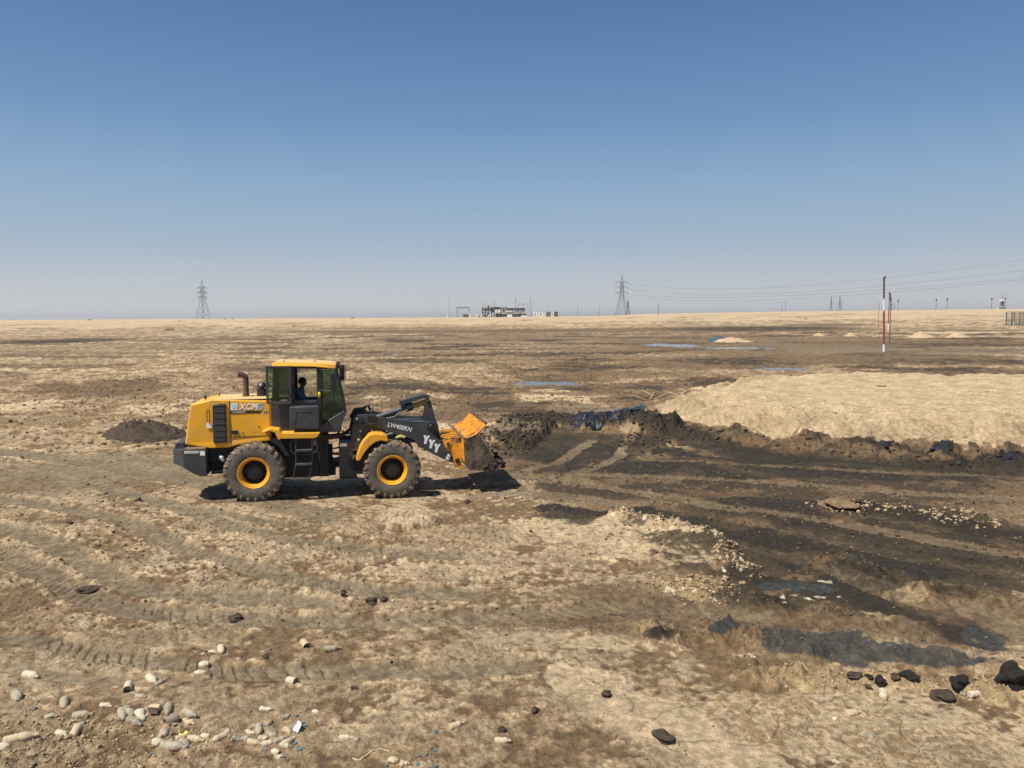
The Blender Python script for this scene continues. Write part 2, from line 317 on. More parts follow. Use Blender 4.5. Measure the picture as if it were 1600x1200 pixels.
# low plates of crust: pale flats with brown scabs standing a little proud
scn = .5*PAT+.55*N_fin+.22*N_mic+.2*BIL; scab = sst(.06, .14, scn); scab2 = sst(.36, .44, scn+.1*N_mid)
Zd = np.minimum(rough, 1.7)*(.020*N_mid+.018*BIL+.022*N_fin+.020*N_mic+.020*BL2+.010*RDG)
Zd += (.016*scab+.018*scab2)*np.clip(1-grey, 0, 1)*np.clip(rough, 0, 1)*(1-.8*plat)*sst(34, 20, GR)
midr = sst(21, 34, GR)*(1-.6*sst(90, 300, GR))*(1-plat*.9)*(1-.6*np.clip(dark, 0, 1))*(1-.75*grey)
Zd += midr*(.060*BILM+.048*N_fin+.036*BIL+.03*N_mic+.02*N_mid)*np.clip(GR/40, .7, 2.2)
Zd *= 1-.38*sst(17, 10, GR)
Z += Zd*(1-.95*basins)
Z = Z*(1-lm)+(tgt+Zd*.6)*lm
Z -= basins*.16
# dry cracks in the pale flats
crk = sst(.955, .99, 1-np.abs(pn(GX*1.7+WX*.5, GY*1.7+WY*.5, 61))*.9-.02*np.abs(N_mic))*sst(16, 9, GR)*sst(-.3, .3, N_mid+.2)
Z -= crk*.010*(pale > .4)
# ------------------------------------------------------------------ ground colour (albedo only)
def lerp(c, col, m):
    m = np.clip(m, 0, 1)[:, None]; return c*(1-m)+np.array(col, np.float32)[None]*m
TAN = (.335, .235, .142); BROWN = (.140, .090, .052); PALE = (.575, .435, .285); DARK = (.030, .023, .016); GREY = (.235, .182, .120)
C = np.tile(np.array(TAN, np.float32), (len(GX), 1))
nA = N_mid*.35+N_fin*.45+.55*PAT+.30*N_mic
C = lerp(C, (.50, .38, .255), sst(.02, .16, nA+.3*N_big+.06*sst(16, 9, GR))*.85)
C = lerp(C, (.175, .108, .057), sst(.12, .26, -nA)*.7)
mid = sst(16, 30, GR)*sst(120, 60, GR)
C = lerp(C, (.26, .17, .092), mid*.35)
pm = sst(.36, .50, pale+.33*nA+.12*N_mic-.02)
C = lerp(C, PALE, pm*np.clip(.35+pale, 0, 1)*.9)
ph = plat*sst(-.1, .5, -N_fin+.25*N_mic+.3*slp); C = lerp(C, (.44, .325, .205), ph*.65); C = lerp(C, (.33, .235, .145), plat*slp*sst(.0, .3, nA+.1)*.6)
gm = sst(.34, .52, grey+.16*nA); C = lerp(C, GREY, gm*.85)
bm = sst(.38, .52, brown+.40*nA+.14*N_mic-.02); C = lerp(C, BROWN, bm*(.55+.35*np.clip(brown, 0, 1))*(1-.45*gm))
# scab crust over whatever is dry
sm = (.55*scab+.45*scab2)*sst(-.5, .5, N_mid+.4)*(1-gm)*(1-plat*.8)*sst(30, 18, GR); C = lerp(C, (.165, .105, .058), sm*.62*np.clip(rough*1.5, 0, 1))
fm = sst(.02, .16, .55*BL2+.5*N_mic+.45*N_mid+.2*N_fin-.10)*brr*(1-sst(.3, .6, sw)); C = lerp(C, (.25, .165, .085), fm*.72)
ym = sst(.3, .6, yel+.35*nA)*(yel > .05); C = lerp(C, (.40, .295, .165), ym*.75)
dark -= .30*sst(.12, .5, -PAT+.4*N_mid)*(1-berm)*(1-.85*foot2)*(1-.8*pit)*(dark > .05)
dm = sst(.30, .48, dark+.30*nA+.12*N_mic); C = lerp(C, (.068, .050, .031), dm*(.80+.18*np.clip(dark, 0, 1))*(1-.62*gm))
dd = sst(.55, .90, dark+.30*nA); C = lerp(C, DARK, dd*.75*(1-.8*gm))
wm = sst(.34, .46, wet+.50*nA)*(wet > .05); C = lerp(C, (.055, .056, .053), wm*.92); C = lerp(C, (.115, .09, .06), wm*sst(.15, .5, N_fin*.6+PAT*.5)*.6)
sl = sst(.60, .75, salt*.6+.75*N_mic+.3*N_fin)*(salt > .12); C = lerp(C, (.66, .58, .44), sl*.9)
C = lerp(C, (.10, .075, .045), basins*.6)
C = lerp(C, (.09, .06, .035), crk*.55*(pale > .4))
C *= (1+.24*N_mic+.08*N_fin)[:, None]; C *= np.array([1., .985, .895], np.float32)*.92
C = np.clip(C, .008, .72)
ro = np.clip(.92-.50*wm-.22*dd-.5*basins*.5, .3, 1)
# ------------------------------------------------------------------ ground mesh
def grid_mesh(name, X, Y, Zv, nr, na, wrap):
    me = bpy.data.meshes.new(name); n = nr*na
    me.vertices.add(n); v = np.empty((n, 3), np.float32); v[:, 0] = X; v[:, 1] = Y; v[:, 2] = Zv
    me.vertices.foreach_set('co', v.ravel())
    j = np.arange(nr-1)[:, None]; i = np.arange(na if wrap else na-1)[None, :]; i2 = (i+1) % na
    q = np.stack([j*na+i, j*na+i2, (j+1)*na+i2, (j+1)*na+i], -1).reshape(-1, 4)[:, ::-1]
    nf = len(q); me.loops.add(nf*4); me.polygons.add(nf)
    me.loops.foreach_set('vertex_index', q.ravel().astype(np.int32))
    me.polygons.foreach_set('loop_start', np.arange(0, nf*4, 4, dtype=np.int32))
    me.polygons.foreach_set('use_smooth', np.ones(nf, bool))
    me.update(calc_edges=True); return me
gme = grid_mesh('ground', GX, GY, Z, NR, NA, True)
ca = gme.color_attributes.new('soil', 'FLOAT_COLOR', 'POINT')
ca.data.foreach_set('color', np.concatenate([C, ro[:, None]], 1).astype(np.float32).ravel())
def zat(x, y):
    r = math.hypot(x, y); a = math.atan2(x, y)
    i = int(np.clip(np.searchsorted(RS, r), 1, NR-1)); k = int(np.clip(np.searchsorted(AZS, a), 1, NA-1))
    return float(Z[i*NA+k]+Z[(i-1)*NA+k-1]+Z[i*NA+k-1]+Z[(i-1)*NA+k])/4
# ------------------------------------------------------------------ materials
def mat(name, col, rough=.6, metal=0., spec=.5):
    m = bpy.data.materials.new(name); m.use_nodes = True; b = m.node_tree.nodes['Principled BSDF']
    b.inputs['Base Color'].default_value = (*col, 1); b.inputs['Roughness'].default_value = rough; b.inputs['Metallic'].default_value = metal
    b.inputs['Specular IOR Level'].default_value = spec
    return m, m.node_tree, b
def nd(t, kind, **k):
    n = t.nodes.new(kind)
    for a, v in k.items(): setattr(n, a, v)
    return n
def noise_mix(name, c1, c2, scale, lo=.4, hi=.6, r1=.5, r2=.9, detail=6, bump=0., bscale=None, metal=0., stretch=None, spec=.5, c3=None, s3=3., lo3=.55, hi3=.75):
    m, t, b = mat(name, c1, r1, metal, spec); L = t.links
    tc = nd(t, 'ShaderNodeTexCoord'); mp = nd(t, 'ShaderNodeMapping'); L.new(tc.outputs['Object'], mp.inputs[0])
    if stretch: mp.inputs['Scale'].default_value = stretch
    n = nd(t, 'ShaderNodeTexNoise'); n.inputs['Scale'].default_value = scale; n.inputs['Detail'].default_value = detail; n.inputs['Roughness'].default_value = .65
    L.new(mp.outputs[0], n.inputs['Vector'])
    r = nd(t, 'ShaderNodeMapRange', interpolation_type='SMOOTHSTEP'); r.inputs['From Min'].default_value = lo; r.inputs['From Max'].default_value = hi; L.new(n.outputs[0], r.inputs['Value'])
    mc = nd(t, 'ShaderNodeMix', data_type='RGBA'); L.new(r.outputs[0], mc.inputs['Factor']); mc.inputs['A'].default_value = (*c1, 1); mc.inputs['B'].default_value = (*c2, 1)
    out = mc.outputs['Result']
    mr = nd(t, 'ShaderNodeMapRange'); mr.inputs['To Min'].default_value = r1; mr.inputs['To Max'].default_value = r2; L.new(r.outputs[0], mr.inputs['Value']); L.new(mr.outputs[0], b.inputs['Roughness'])
    if c3:
        n3 = nd(t, 'ShaderNodeTexNoise'); n3.inputs['Scale'].default_value = s3; n3.inputs['Detail'].default_value = 8; n3.inputs['Roughness'].default_value = .7; L.new(tc.outputs['Object'], n3.inputs['Vector'])
        r3 = nd(t, 'ShaderNodeMapRange', interpolation_type='SMOOTHSTEP'); r3.inputs['From Min'].default_value = lo3; r3.inputs['From Max'].default_value = hi3; L.new(n3.outputs[0], r3.inputs['Value'])
        m3 = nd(t, 'ShaderNodeMix', data_type='RGBA'); L.new(r3.outputs[0], m3.inputs['Factor']); L.new(out, m3.inputs['A']); m3.inputs['B'].default_value = (*c3, 1); out = m3.outputs['Result']
    L.new(out, b.inputs['Base Color'])
    if bump:
        bn = nd(t, 'ShaderNodeTexNoise'); bn.inputs['Scale'].default_value = bscale or scale*2; bn.inputs['Detail'].default_value = 6; L.new(tc.outputs['Object'], bn.inputs['Vector'])
        bp = nd(t, 'ShaderNodeBump'); bp.inputs['Strength'].default_value = 1; bp.inputs['Distance'].default_value = bump; L.new(bn.outputs[0], bp.inputs['Height']); L.new(bp.outputs[0], b.inputs['Normal'])
    return m
def ground_mat(name, fixed=None):
    m, t, b = mat(name, (.3, .2, .1), .9, 0, .25); L = t.links
    tc = nd(t, 'ShaderNodeTexCoord')
    if fixed is None:
        at = nd(t, 'ShaderNodeAttribute', attribute_name='soil'); colo = at.outputs['Color']; L.new(at.outputs['Alpha'], b.inputs['Roughness'])
    else:
        rg = nd(t, 'ShaderNodeRGB'); rg.outputs[0].default_value = (*fixed, 1); colo = rg.outputs[0]
    def nz(s, d, ro=.6):
        n = nd(t, 'ShaderNodeTexNoise'); n.inputs['Scale'].default_value = s; n.inputs['Detail'].default_value = d; n.inputs['Roughness'].default_value = ro; L.new(tc.outputs['Object'], n.inputs['Vector']); return n
    n1 = nz(9, 8, .7); n2 = nz(55, 4, .7); n3 = nz(1.1, 8, .7)
    def rng(n, a, b_, c, d):
        r = nd(t, 'ShaderNodeMapRange'); r.inputs['From Min'].default_value = a; r.inputs['From Max'].default_value = b_; r.inputs['To Min'].default_value = c; r.inputs['To Max'].default_value = d; L.new(n.outputs[0], r.inputs['Value']); return r
    m1 = nd(t, 'ShaderNodeMath', operation='MULTIPLY'); L.new(rng(n1, .42, .57, .74, 1.12).outputs[0], m1.inputs[0]); L.new(rng(n2, .42, .58, .80, 1.10).outputs[0], m1.inputs[1])  # dark speckle: small shadows of the rough soil painted into the colour
    m2 = nd(t, 'ShaderNodeMath', operation='MULTIPLY'); L.new(m1.outputs[0], m2.inputs[0]); L.new(rng(n3, .3, .7, .86, 1.14).outputs[0], m2.inputs[1])
    vm = nd(t, 'ShaderNodeVectorMath', operation='SCALE'); L.new(colo, vm.inputs[0]); L.new(m2.outputs[0], vm.inputs['Scale']); L.new(vm.outputs[0], b.inputs['Base Color'])
    ad = nd(t, 'ShaderNodeMath', operation='MULTIPLY_ADD'); L.new(n1.outputs[0], ad.inputs[0]); ad.inputs[1].default_value = 3.0; L.new(n2.outputs[0], ad.inputs[2])
    bp = nd(t, 'ShaderNodeBump'); bp.inputs['Distance'].default_value = .022; bp.inputs['Strength'].default_value = .9; L.new(ad.outputs[0], bp.inputs['Height']); L.new(bp.outputs[0], b.inputs['Normal'])
    return m
M = {}
M['ground'] = ground_mat('ground_soil')
M['darksoil'] = ground_mat('dark_soil', (.085, .062, .042)); M['palesoil'] = ground_mat('pale_soil', (.50, .36, .215)); M['blacksoil'] = ground_mat('black_soil', (.03, .025, .02)); M['tansoil'] = ground_mat('tan_soil', (.25, .165, .09))
M['yellow'] = noise_mix('yellow_paint', (.79, .385, .020), (.62, .36, .09), 3.0, .42, .75, .42, .7, c3=(.42, .29, .15), s3=5, lo3=.56, hi3=.80, spec=.35)
M['yellow_worn'] = noise_mix('worn_orange_paint', (.78, .33, .015), (.10, .055, .03), 7, .50, .63, .5, .85, stretch=(.5, 3.2, .5), c3=(.30, .17, .08), s3=6, lo3=.5, hi3=.68)
M['fender'] = noise_mix('scraped_yellow_paint', (.80, .36, .015), (.45, .27, .11), 6, .5, .7, .35, .8, c3=(.12, .07, .04), s3=14, lo3=.64, hi3=.74)
M['dustyroof'] = noise_mix('dusty_yellow_top', (.68, .42, .13), (.55, .40, .22), 5, .35, .65, .6, .9)
M['char'] = noise_mix('charcoal_paint', (.040, .043, .050), (.085, .078, .066), 4, .45, .8, .42, .75, c3=(.17, .13, .09), s3=11, lo3=.66, hi3=.85)
M['chardust'] = noise_mix('charcoal_paint_with_dust', (.043, .046, .052), (.12, .105, .085), 5, .50, .80, .5, .85)
M['black'] = noise_mix('black_plastic', (.014, .015, .017), (.035, .032, .028), 8, .45, .7, .38, .6)
M['under'] = noise_mix('greasy_underframe', (.008, .008, .009), (.04, .03, .02), 6, .5, .75, .6, .9)
M['rubber'] = noise_mix('muddy_tyre_rubber', (.075, .072, .064), (.155, .130, .095), 4.5, .35, .62, .8, .95, bump=.012, bscale=28, c3=(.19, .135, .08), s3=12, lo3=.52, hi3=.68)
M['tread'] = noise_mix('mud_caked_tread', (.27, .20, .125), (.10, .08, .058), 6, .42, .62, .9, .9, bump=.02, bscale=22)
M['rim'] = noise_mix('yellow_rim', (.78, .36, .02), (.30, .17, .06), 6, .55, .75, .45, .8)
M['hub'] = noise_mix('oily_hub', (.012, .011, .010), (.06, .035, .015), 9, .5, .75, .45, .8)
M['rust'] = noise_mix('rusty_steel', (.055, .032, .027), (.10, .055, .04), 12, .4, .65, .7, .9)
M['steelmud'] = noise_mix('muddy_bucket_steel', (.165, .118, .078), (.050, .036, .025), 3.0, .38, .60, .5, .9, bump=.015, bscale=14, c3=(.26, .19, .14), s3=7, lo3=.56, hi3=.70)
M['edge'] = noise_mix('worn_edge_steel', (.32, .27, .23), (.14, .10, .08), 9, .4, .6, .45, .8, metal=.3)
M['cloth'] = noise_mix('yellow_cloth_wrap', (.58, .52, .14), (.34, .30, .08), 16, .4, .6, .9, .95, bump=.01, bscale=30)
M['white'] = noise_mix('white_sticker', (.82, .82, .78), (.68, .66, .60), 14, .5, .8, .5, .6)
M['lettering'] = noise_mix('white_lettering', (.82, .82, .80), (.60, .58, .54), 20, .55, .8, .5, .6)
M['blueletter'] = mat('pale_blue_lettering', (.16, .50, .78), .5)[0]
M['greytext'] = mat('grey_lettering', (.25, .23, .18), .5)[0]
M['darkink'] = mat('dark_ink', (.05, .05, .06), .5)[0]
M['grille'] = noise_mix('grille_plastic', (.020, .021, .023), (.04, .036, .03), 12, .5, .7, .5, .8)
M['louvre'] = mat('grey_louvre_plastic', (.085, .085, .085), .6)[0]
M['amber'] = mat('amber_lens', (.85, .62, .03), .25)[0]
M['lens'] = mat('lamp_glass', (.55, .5, .38), .15, .2)[0]
def glassmat(name, tint, alpha_mix):
    m, t, b = mat(name, tint, .05); L = t.links
    tr = nd(t, 'ShaderNodeBsdfTransparent'); tr.inputs[0].default_value = (*tint, 1); gl = nd(t, 'ShaderNodeBsdfGlossy'); gl.inputs['Roughness'].default_value = .04; gl.inputs[0].default_value = (.9, .95, .95, 1)
    fr = nd(t, 'ShaderNodeFresnel'); fr.inputs[0].default_value = 1.5
    mx_ = nd(t, 'ShaderNodeMixShader'); L.new(fr.outputs[0], mx_.inputs[0]); L.new(tr.outputs[0], mx_.inputs[1]); L.new(gl.outputs[0], mx_.inputs[2])
    df = nd(t, 'ShaderNodeBsdfDiffuse'); df.inputs[0].default_value = (.10, .16, .12, 1)
    m2 = nd(t, 'ShaderNodeMixShader'); m2.inputs[0].default_value = alpha_mix; L.new(mx_.outputs[0], m2.inputs[1]); L.new(df.outputs[0], m2.inputs[2])
    L.new(m2.outputs[0], t.nodes['Material Output'].inputs[0]); return m
M['glass'] = glassmat('green_tinted_glass', (.58, .69, .61), .05)
M['clearglass'] = glassmat('clear_glass', (.90, .95, .91), .02)
def watermat():
    m, t, b = mat('shallow_muddy_water', (.055, .050, .040), .10, 0, .5); L = t.links
    b.inputs['IOR'].default_value = 1.34
    tc = nd(t, 'ShaderNodeTexCoord'); n = nd(t, 'ShaderNodeTexNoise'); n.inputs['Scale'].default_value = 3; n.inputs['Detail'].default_value = 4; L.new(tc.outputs['Object'], n.inputs['Vector'])
    bp = nd(t, 'ShaderNodeBump'); bp.inputs['Distance'].default_value = .003; L.new(n.outputs[0], bp.inputs['Height']); L.new(bp.outputs[0], b.inputs['Normal']); return m
M['water'] = watermat()
# ------------------------------------------------------------------ object helpers
def tag(o, label=None, cat=None, group=None, kind=None):
    if label: o['label'] = label
    if cat: o['category'] = cat
    if group: o['group'] = group
    if kind: o['kind'] = kind
    return o
def thing(name, loc=(0, 0, 0), rz=0, label=None, cat=None, group=None):
    o = bpy.data.objects.new(name, None); COL.objects.link(o); o.location = loc; o.rotation_euler = (0, 0, rz); o.empty_display_size = .3
    return tag(o, label, cat, group)
class MB:
    def __init__(s): s.v = []; s.f = []; s.sm = []; s.mi = []
    def add(s, vs, fs, smooth=False, mi=0):
        o = len(s.v); s.v += [tuple(map(float, p)) for p in vs]; s.f += [tuple(i+o for i in f) for f in fs]; s.sm += [smooth]*len(fs); s.mi += [mi]*len(fs); return s
    def box(s, x0, x1, y0, y1, z0, z1, mi=0):
        return s.add([(x0, y0, z0), (x1, y0, z0), (x1, y1, z0), (x0, y1, z0), (x0, y0, z1), (x1, y0, z1), (x1, y1, z1), (x0, y1, z1)],
                     [(0, 3, 2, 1), (4, 5, 6, 7), (0, 1, 5, 4), (1, 2, 6, 5), (2, 3, 7, 6), (3, 0, 4, 7)], mi=mi)
    def prism(s, pts, y0, y1, mi=0):           # polygon in the xz plane, extruded along y
        n = len(pts); A = sum(pts[i][0]*pts[(i+1) % n][1]-pts[(i+1) % n][0]*pts[i][1] for i in range(n))
        if A < 0: pts = pts[::-1]
        vs = [(p[0], y0, p[1]) for p in pts]+[(p[0], y1, p[1]) for p in pts]
        fs = [tuple(range(n)), tuple(range(2*n-1, n-1, -1))]+[(i, i+n, (i+1) % n+n, (i+1) % n) for i in range(n)]
        return s.add(vs, fs, mi=mi)
    def tube(s, pts, r, n=10, cap=True, mi=0):
        pts = [Vector(p) for p in pts]; rs = r if isinstance(r, (list, tuple)) else [r]*len(pts); vs = []; fs = []; pu = None
        for i, p in enumerate(pts):
            d = (pts[min(i+1, len(pts)-1)]-pts[max(i-1, 0)]).normalized()
            if pu is None: u = d.orthogonal().normalized()
            else:
                u = (pu-d*pu.dot(d)); u = u.normalized() if u.length > 1e-6 else d.orthogonal().normalized()
            pu = u; v = d.cross(u)
            for k in range(n):
                a = 2*math.pi*k/n; vs.append(p+(u*math.cos(a)+v*math.sin(a))*rs[i])
        for i in range(len(pts)-1):
            for k in range(n): fs.append((i*n+k, i*n+(k+1) % n, (i+1)*n+(k+1) % n, (i+1)*n+k))
        s.add(vs, fs, True, mi)
        if cap:
            o = len(vs); s.add(vs[:n], [tuple(range(n-1, -1, -1))], False, mi); s.add(vs[-n:], [tuple(range(n))], False, mi)
        return s
    def lathe_y(s, prof, cx, cz, n=48, smooth=True, mi=0, y0=0):   # profile (r, y) turned about a y axis
        vs = []; fs = []; m = len(prof)
        for k in range(n):
            a = 2*math.pi*k/n
            for (r, y) in prof: vs.append((cx+r*math.cos(a), y0+y, cz+r*math.sin(a)))
        for k in range(n):
            for j in range(m-1): fs.append((k*m+j, ((k+1) % n)*m+j, ((k+1) % n)*m+j+1, k*m+j+1))
        return s.add(vs, fs, smooth, mi)
    def build(s, name, m, parent=None, bevel=0, loc=None):
        me = bpy.data.meshes.new(name); me.from_pydata(s.v, [], s.f); me.polygons.foreach_set('use_smooth', s.sm)
        ms = m if isinstance(m, list) else [m]
        for q in ms: me.materials.append(M[q] if isinstance(q, str) else q)
        me.polygons.foreach_set('material_index', s.mi); me.update()
        bm = bmesh.new(); bm.from_mesh(me); bmesh.ops.recalc_face_normals(bm, faces=bm.faces)
        for e_ in bm.edges:
            if len(e_.link_faces) == 2 and e_.calc_face_angle(0) > .62: e_.smooth = False
        bm.to_mesh(me); bm.free()
        o = bpy.data.objects.new(name, me); COL.objects.link(o)
        if parent: o.parent = parent
        if loc is not None: o.location = loc
        if bevel:
            b = o.modifiers.new('bevel', 'BEVEL'); b.width = bevel; b.segments = 3; b.limit_method = 'ANGLE'; b.angle_limit = math.radians(40)
            try: b.harden_normals = False
            except Exception: pass
        return o
hz = MB().box(-16000, 16000, -16000, 16000, -3, 75).build('haze', 'amber'); hz.data.materials.clear(); tag(hz, 'thin dusty air over the whole plain', 'haze', kind='stuff')
hm = bpy.data.materials.new('thin_dust_haze'); hm.use_nodes = True; _t = hm.node_tree; _t.nodes.remove(_t.nodes['Principled BSDF']); _pv = _t.nodes.new('ShaderNodeVolumePrincipled'); _pv.inputs['Color'].default_value = (.97, .965, .95, 1); _pv.inputs['Density'].default_value = .00012; _pv.inputs['Anisotropy'].default_value = .3
_t.links.new(_pv.outputs[0], _t.nodes['Material Output'].inputs['Volume']); hz.data.materials.append(hm)
ground = bpy.data.objects.new('ground', gme); COL.objects.link(ground); gme.materials.append(M['ground']); tag(ground, kind='structure')
# ------------------------------------------------------------------ water
def puddle(i, px, py, rx, ry):
    c = gp(px, py); dep = c[1]; wx = rx*dep/1200*1.5; a = gp(px, py-ry*1.6); b = gp(px, py+ry*1.6); wy = abs(a[1]-b[1])/2; cy = (a[1]+b[1])/2
    zs = []
    for q in range(24):
        t = 2*math.pi*q/24; zs.append(zat(c[0]+wx*.5*math.cos(t), cy+wy*.5*math.sin(t)))
    base = float(np.median(zs)); zc = zat(c[0], cy)
    lvl = min(zc+.10, base+.02) if base > zc else zc+.06
    n = 40; vs = [(wx*math.cos(2*math.pi*k/n), wy*math.sin(2*math.pi*k/n), 0) for k in range(n)]
    mb = MB().add(vs, [tuple(range(n))]); o = mb.build('puddle', 'water', loc=(c[0], cy, lvl)); tag(o, kind='structure'); return o
for i, p in enumerate(PUD[:6]): puddle(i, *p)
# ------------------------------------------------------------------ wheel loader
def text_obj(name, txt, size, m, parent, x, z, y, ang=0, shear=0, ext=.004, off=0, align='LEFT', sx=1.0):
    cu = bpy.data.curves.new(name, 'FONT'); cu.body = txt; cu.size = size; cu.extrude = ext; cu.shear = shear; cu.offset = off; cu.align_x = align
    cu.resolution_u = 3
    t = bpy.data.objects.new(name+'_tmp', cu); COL.objects.link(t)
    dg = bpy.context.evaluated_depsgraph_get(); dg.update(); me = bpy.data.meshes.new_from_object(t.evaluated_get(dg))
    bpy.data.objects.remove(t); bpy.data.curves.remove(cu); me.name = name; me.materials.clear(); me.materials.append(M[m])
    o = bpy.data.objects.new(name, me); COL.objects.link(o); o.parent = parent
    # text plane xy -> local xz facing -y
    mt = Matrix.Translation((x, y, z)) @ Matrix.Rotation(-ang, 4, 'Y') @ Matrix.Rotation(math.pi/2, 4, 'X') @ Matrix.Scale(sx, 4, (1, 0, 0))
    me.transform(mt); return o
LD = thing('wheel_loader', (LO[0], LO[1], 0), PSI, 'yellow and charcoal wheel loader with muddy bucket crossing the mud flat', 'wheel loader')
HY = .75
# hood
hp = [(-1.64, 1.44), (-1.47, 2.42), (-.97, 2.53), (.43, 2.47), (.41, 1.55), (.40, 1.46), (-.30, 1.40), (-.61, 1.33), (-1.06, 1.33)]
mb = MB().prism(hp, -HY, HY)
hood = mb.build('hood', 'yellow', LD, bevel=.035)
for v in hood.data.vertices:
    if v.co.x < -1.2: v.co.y *= .95
HYo = -HY
mb = MB(); mb.box(-.572, -.560, HYo-.004, HYo+.01, 1.36, 2.50); mb.box(-.55, .38, HYo-.004, HYo+.01, 1.592, 1.600); mb.box(.372, .380, HYo-.003, HYo+.01, 1.48, 2.44)
mb.build('panel_seam', 'hub', hood)
mb = MB(); mb.box(-.97, .42, -.70, .70, 2.515, 2.528); mb.build('hood_top_dust', 'dustyroof', hood)
gr_ = MB(); gr_.prism([(-.965, 1.46), (-.955, 2.36), (-.93, 2.40), (-.80, 2.425), (-.645, 2.425), (-.65, 1.46)], HYo-.022, HYo+.01); grille = gr_.build('grille', 'grille', hood, bevel=.006)
for k in range(6):
    z0 = 1.50+k*.152; mb = MB()
    mb.box(-.935, -.68, HYo-.040, HYo-.021, z0+.125, z0+.143)
    for q in range(7): mb.box(-.925, -.69, HYo-.0275, HYo-.0215, z0+.008+q*.0165, z0+.0165+q*.0165)
    mb.build('louvre', 'louvre', grille)
MB().tube([(-1.075, HYo, 2.00), (-1.085, HYo-.045, 2.02), (-1.085, HYo-.045, 2.22), (-1.06, HYo-.045, 2.31), (-1.03, HYo-.045, 2.27), (-1.025, HYo-.045, 2.0), (-1.04, HYo, 1.96)], .009, 8).build('handle', 'black', hood)
MB().box(-1.115, -.975, HYo-.004, HYo+.001, 1.835, 1.955).build('sticker', 'white', hood)
lt = MB().box(-.535, -.375, HYo-.012, HYo, 1.66, 1.755).build('latch', 'black', hood, bevel=.008)
MB().box(-.475, -.445, HYo-.020, HYo-.010, 1.695, 1.725).build('keyhole', 'char', lt)
for x, z in ((-.27, 1.68), (.12, 1.83)): MB().lathe_y([(0, -.010), (.016, -.008), (.018, 0)], x, z, 10, y0=HYo).build('bolt', 'hub', hood)
# emblem and lettering
em = MB().prism([(-.535, 2.262), (-.375, 2.262), (-.375, 2.43), (-.535, 2.43)], HYo-.004, HYo).build('emblem', 'white', hood)
MB().prism([(-.52+.065+.055*math.cos(a*math.pi/8), 2.346+.055*math.sin(a*math.pi/8)) for a in range(16)], HYo-.006, HYo-.004).build('emblem_disc', 'blueletter', em)
MB().prism([(-.50, 2.33), (-.455, 2.375), (-.41, 2.33), (-.43, 2.31), (-.455, 2.335), (-.48, 2.31)], HYo-.008, HYo-.006).build('emblem_arrow', 'white', em)
for ch, x, m_ in (('X', -.335, 'lettering'), ('C', -.195, 'lettering'), ('M', -.055, 'lettering'), ('G', .095, 'blueletter')):
    text_obj('lettering', ch, .215, m_, hood, x, 2.268, HYo-.003, -.02, .18, .003, .004, sx=.92)
MB().prism([(-.555, 2.18), (.16, 2.165), (.20, 2.225), (-.545, 2.25)], HYo-.004, HYo).build('badge_strip', 'black', hood)
text_obj('lettering', 'LW400KN', .062, 'lettering', hood, -.52, 2.193, HYo-.006, -.02, .25, .002, sx=1.15)
text_obj('lettering', '400', .085, 'greytext', hood, .215, 2.165, HYo-.003, -.02, .2, .003)
MB().tube([(-1.25, .1, 2.46), (-1.25, .1, 2.56)], [.03, .035], 12).build('filler_cap', 'black', hood)
MB().tube([(-.93, .2, 2.52), (-.93, .2, 2.60)], .012, 8).build('pin', 'black', hood)
MB().tube([(-.07, -.2, 2.50), (-.07, -.2, 2.57)], .012, 8).build('pin', 'black', hood)
ex = MB().tube([(-.25, 0, 2.48), (-.25, 0, 2.56), (-.245, 0, 2.60), (-.24, 0, 2.98), (-.26, 0, 3.04), (-.31, 0, 3.075), (-.43, 0, 3.10)], [.105, .09, .068, .068, .068, .07, .075], 16).build('exhaust_pipe', 'rust', LD)
ac = MB(); ac.tube([(.14, 0, 2.50), (.14, 0, 2.72)], .125, 20); ac.tube([(.14, 0, 2.72), (.14, 0, 2.76)], .07, 16); ac.tube([(.15, 0, 2.76), (.15, 0, 2.80)], [.115, .125], 20); ac.tube([(.15, 0, 2.80), (.15, 0, 2.87)], [.125, .07], 20); ac.build('air_cleaner', 'black', LD)
# counterweight
def cw():
    out = [(-1.11, 1.0), (-1.64, 1.0), (-1.93, .62), (-1.98, 0.3), (-1.98, -.3), (-1.93, -.62), (-1.64, -1.0), (-1.11, -1.0)]
    zt = [1.33, 1.36, 1.31, 1.30, 1.30, 1.31, 1.36, 1.33]; zb = [.68, .93, .98, 1.0, 1.0, .98, .93, .68]
    # extra stations along the flanks for the curved lower edge
    o2 = []
    for s in (1, -1):
        L = [(-1.11, .68), (-1.27, .69), (-1.42, .76), (-1.56, .86), (-1.64, .93)]
        if s == 1: o2 += [(x, 1.0*s, 1.33+(-1.11-x)*.055, z) for x, z in L]+[(-1.93, .62, 1.32, .97), (-1.98, .3, 1.31, .99)]
        else: o2 += [(-1.98, -.3, 1.31, .99), (-1.93, -.62, 1.32, .97)]+[(x, 1.0*s, 1.33+(-1.11-x)*.055, z) for x, z in L[::-1]]
    n = len(o2); vs = [(a, b, c) for a, b, c, d in o2]+[(a, b, d) for a, b, c, d in o2]
    fs = [tuple(range(n))]+[(i, (i+1) % n, (i+1) % n+n, i+n) for i in range(n)]
    h = n//2
    for i in range(h-1): fs.append((n+i, n+i+1, n+n-2-i, n+n-1-i))
    return MB().add(vs, fs)
cwt = cw().build('counterweight', 'char', LD, bevel=.02)
MB().box(-1.60, -1.13, -.97, .97, 1.345, 1.375).build('dust_shelf', 'tansoil', cwt, bevel=.008)
MB().prism([(-1.93, 1.31), (-1.86, 1.48), (-1.70, 1.48), (-1.66, 1.33)], -.55, .55).build('tow_block', 'char', cwt, bevel=.02)
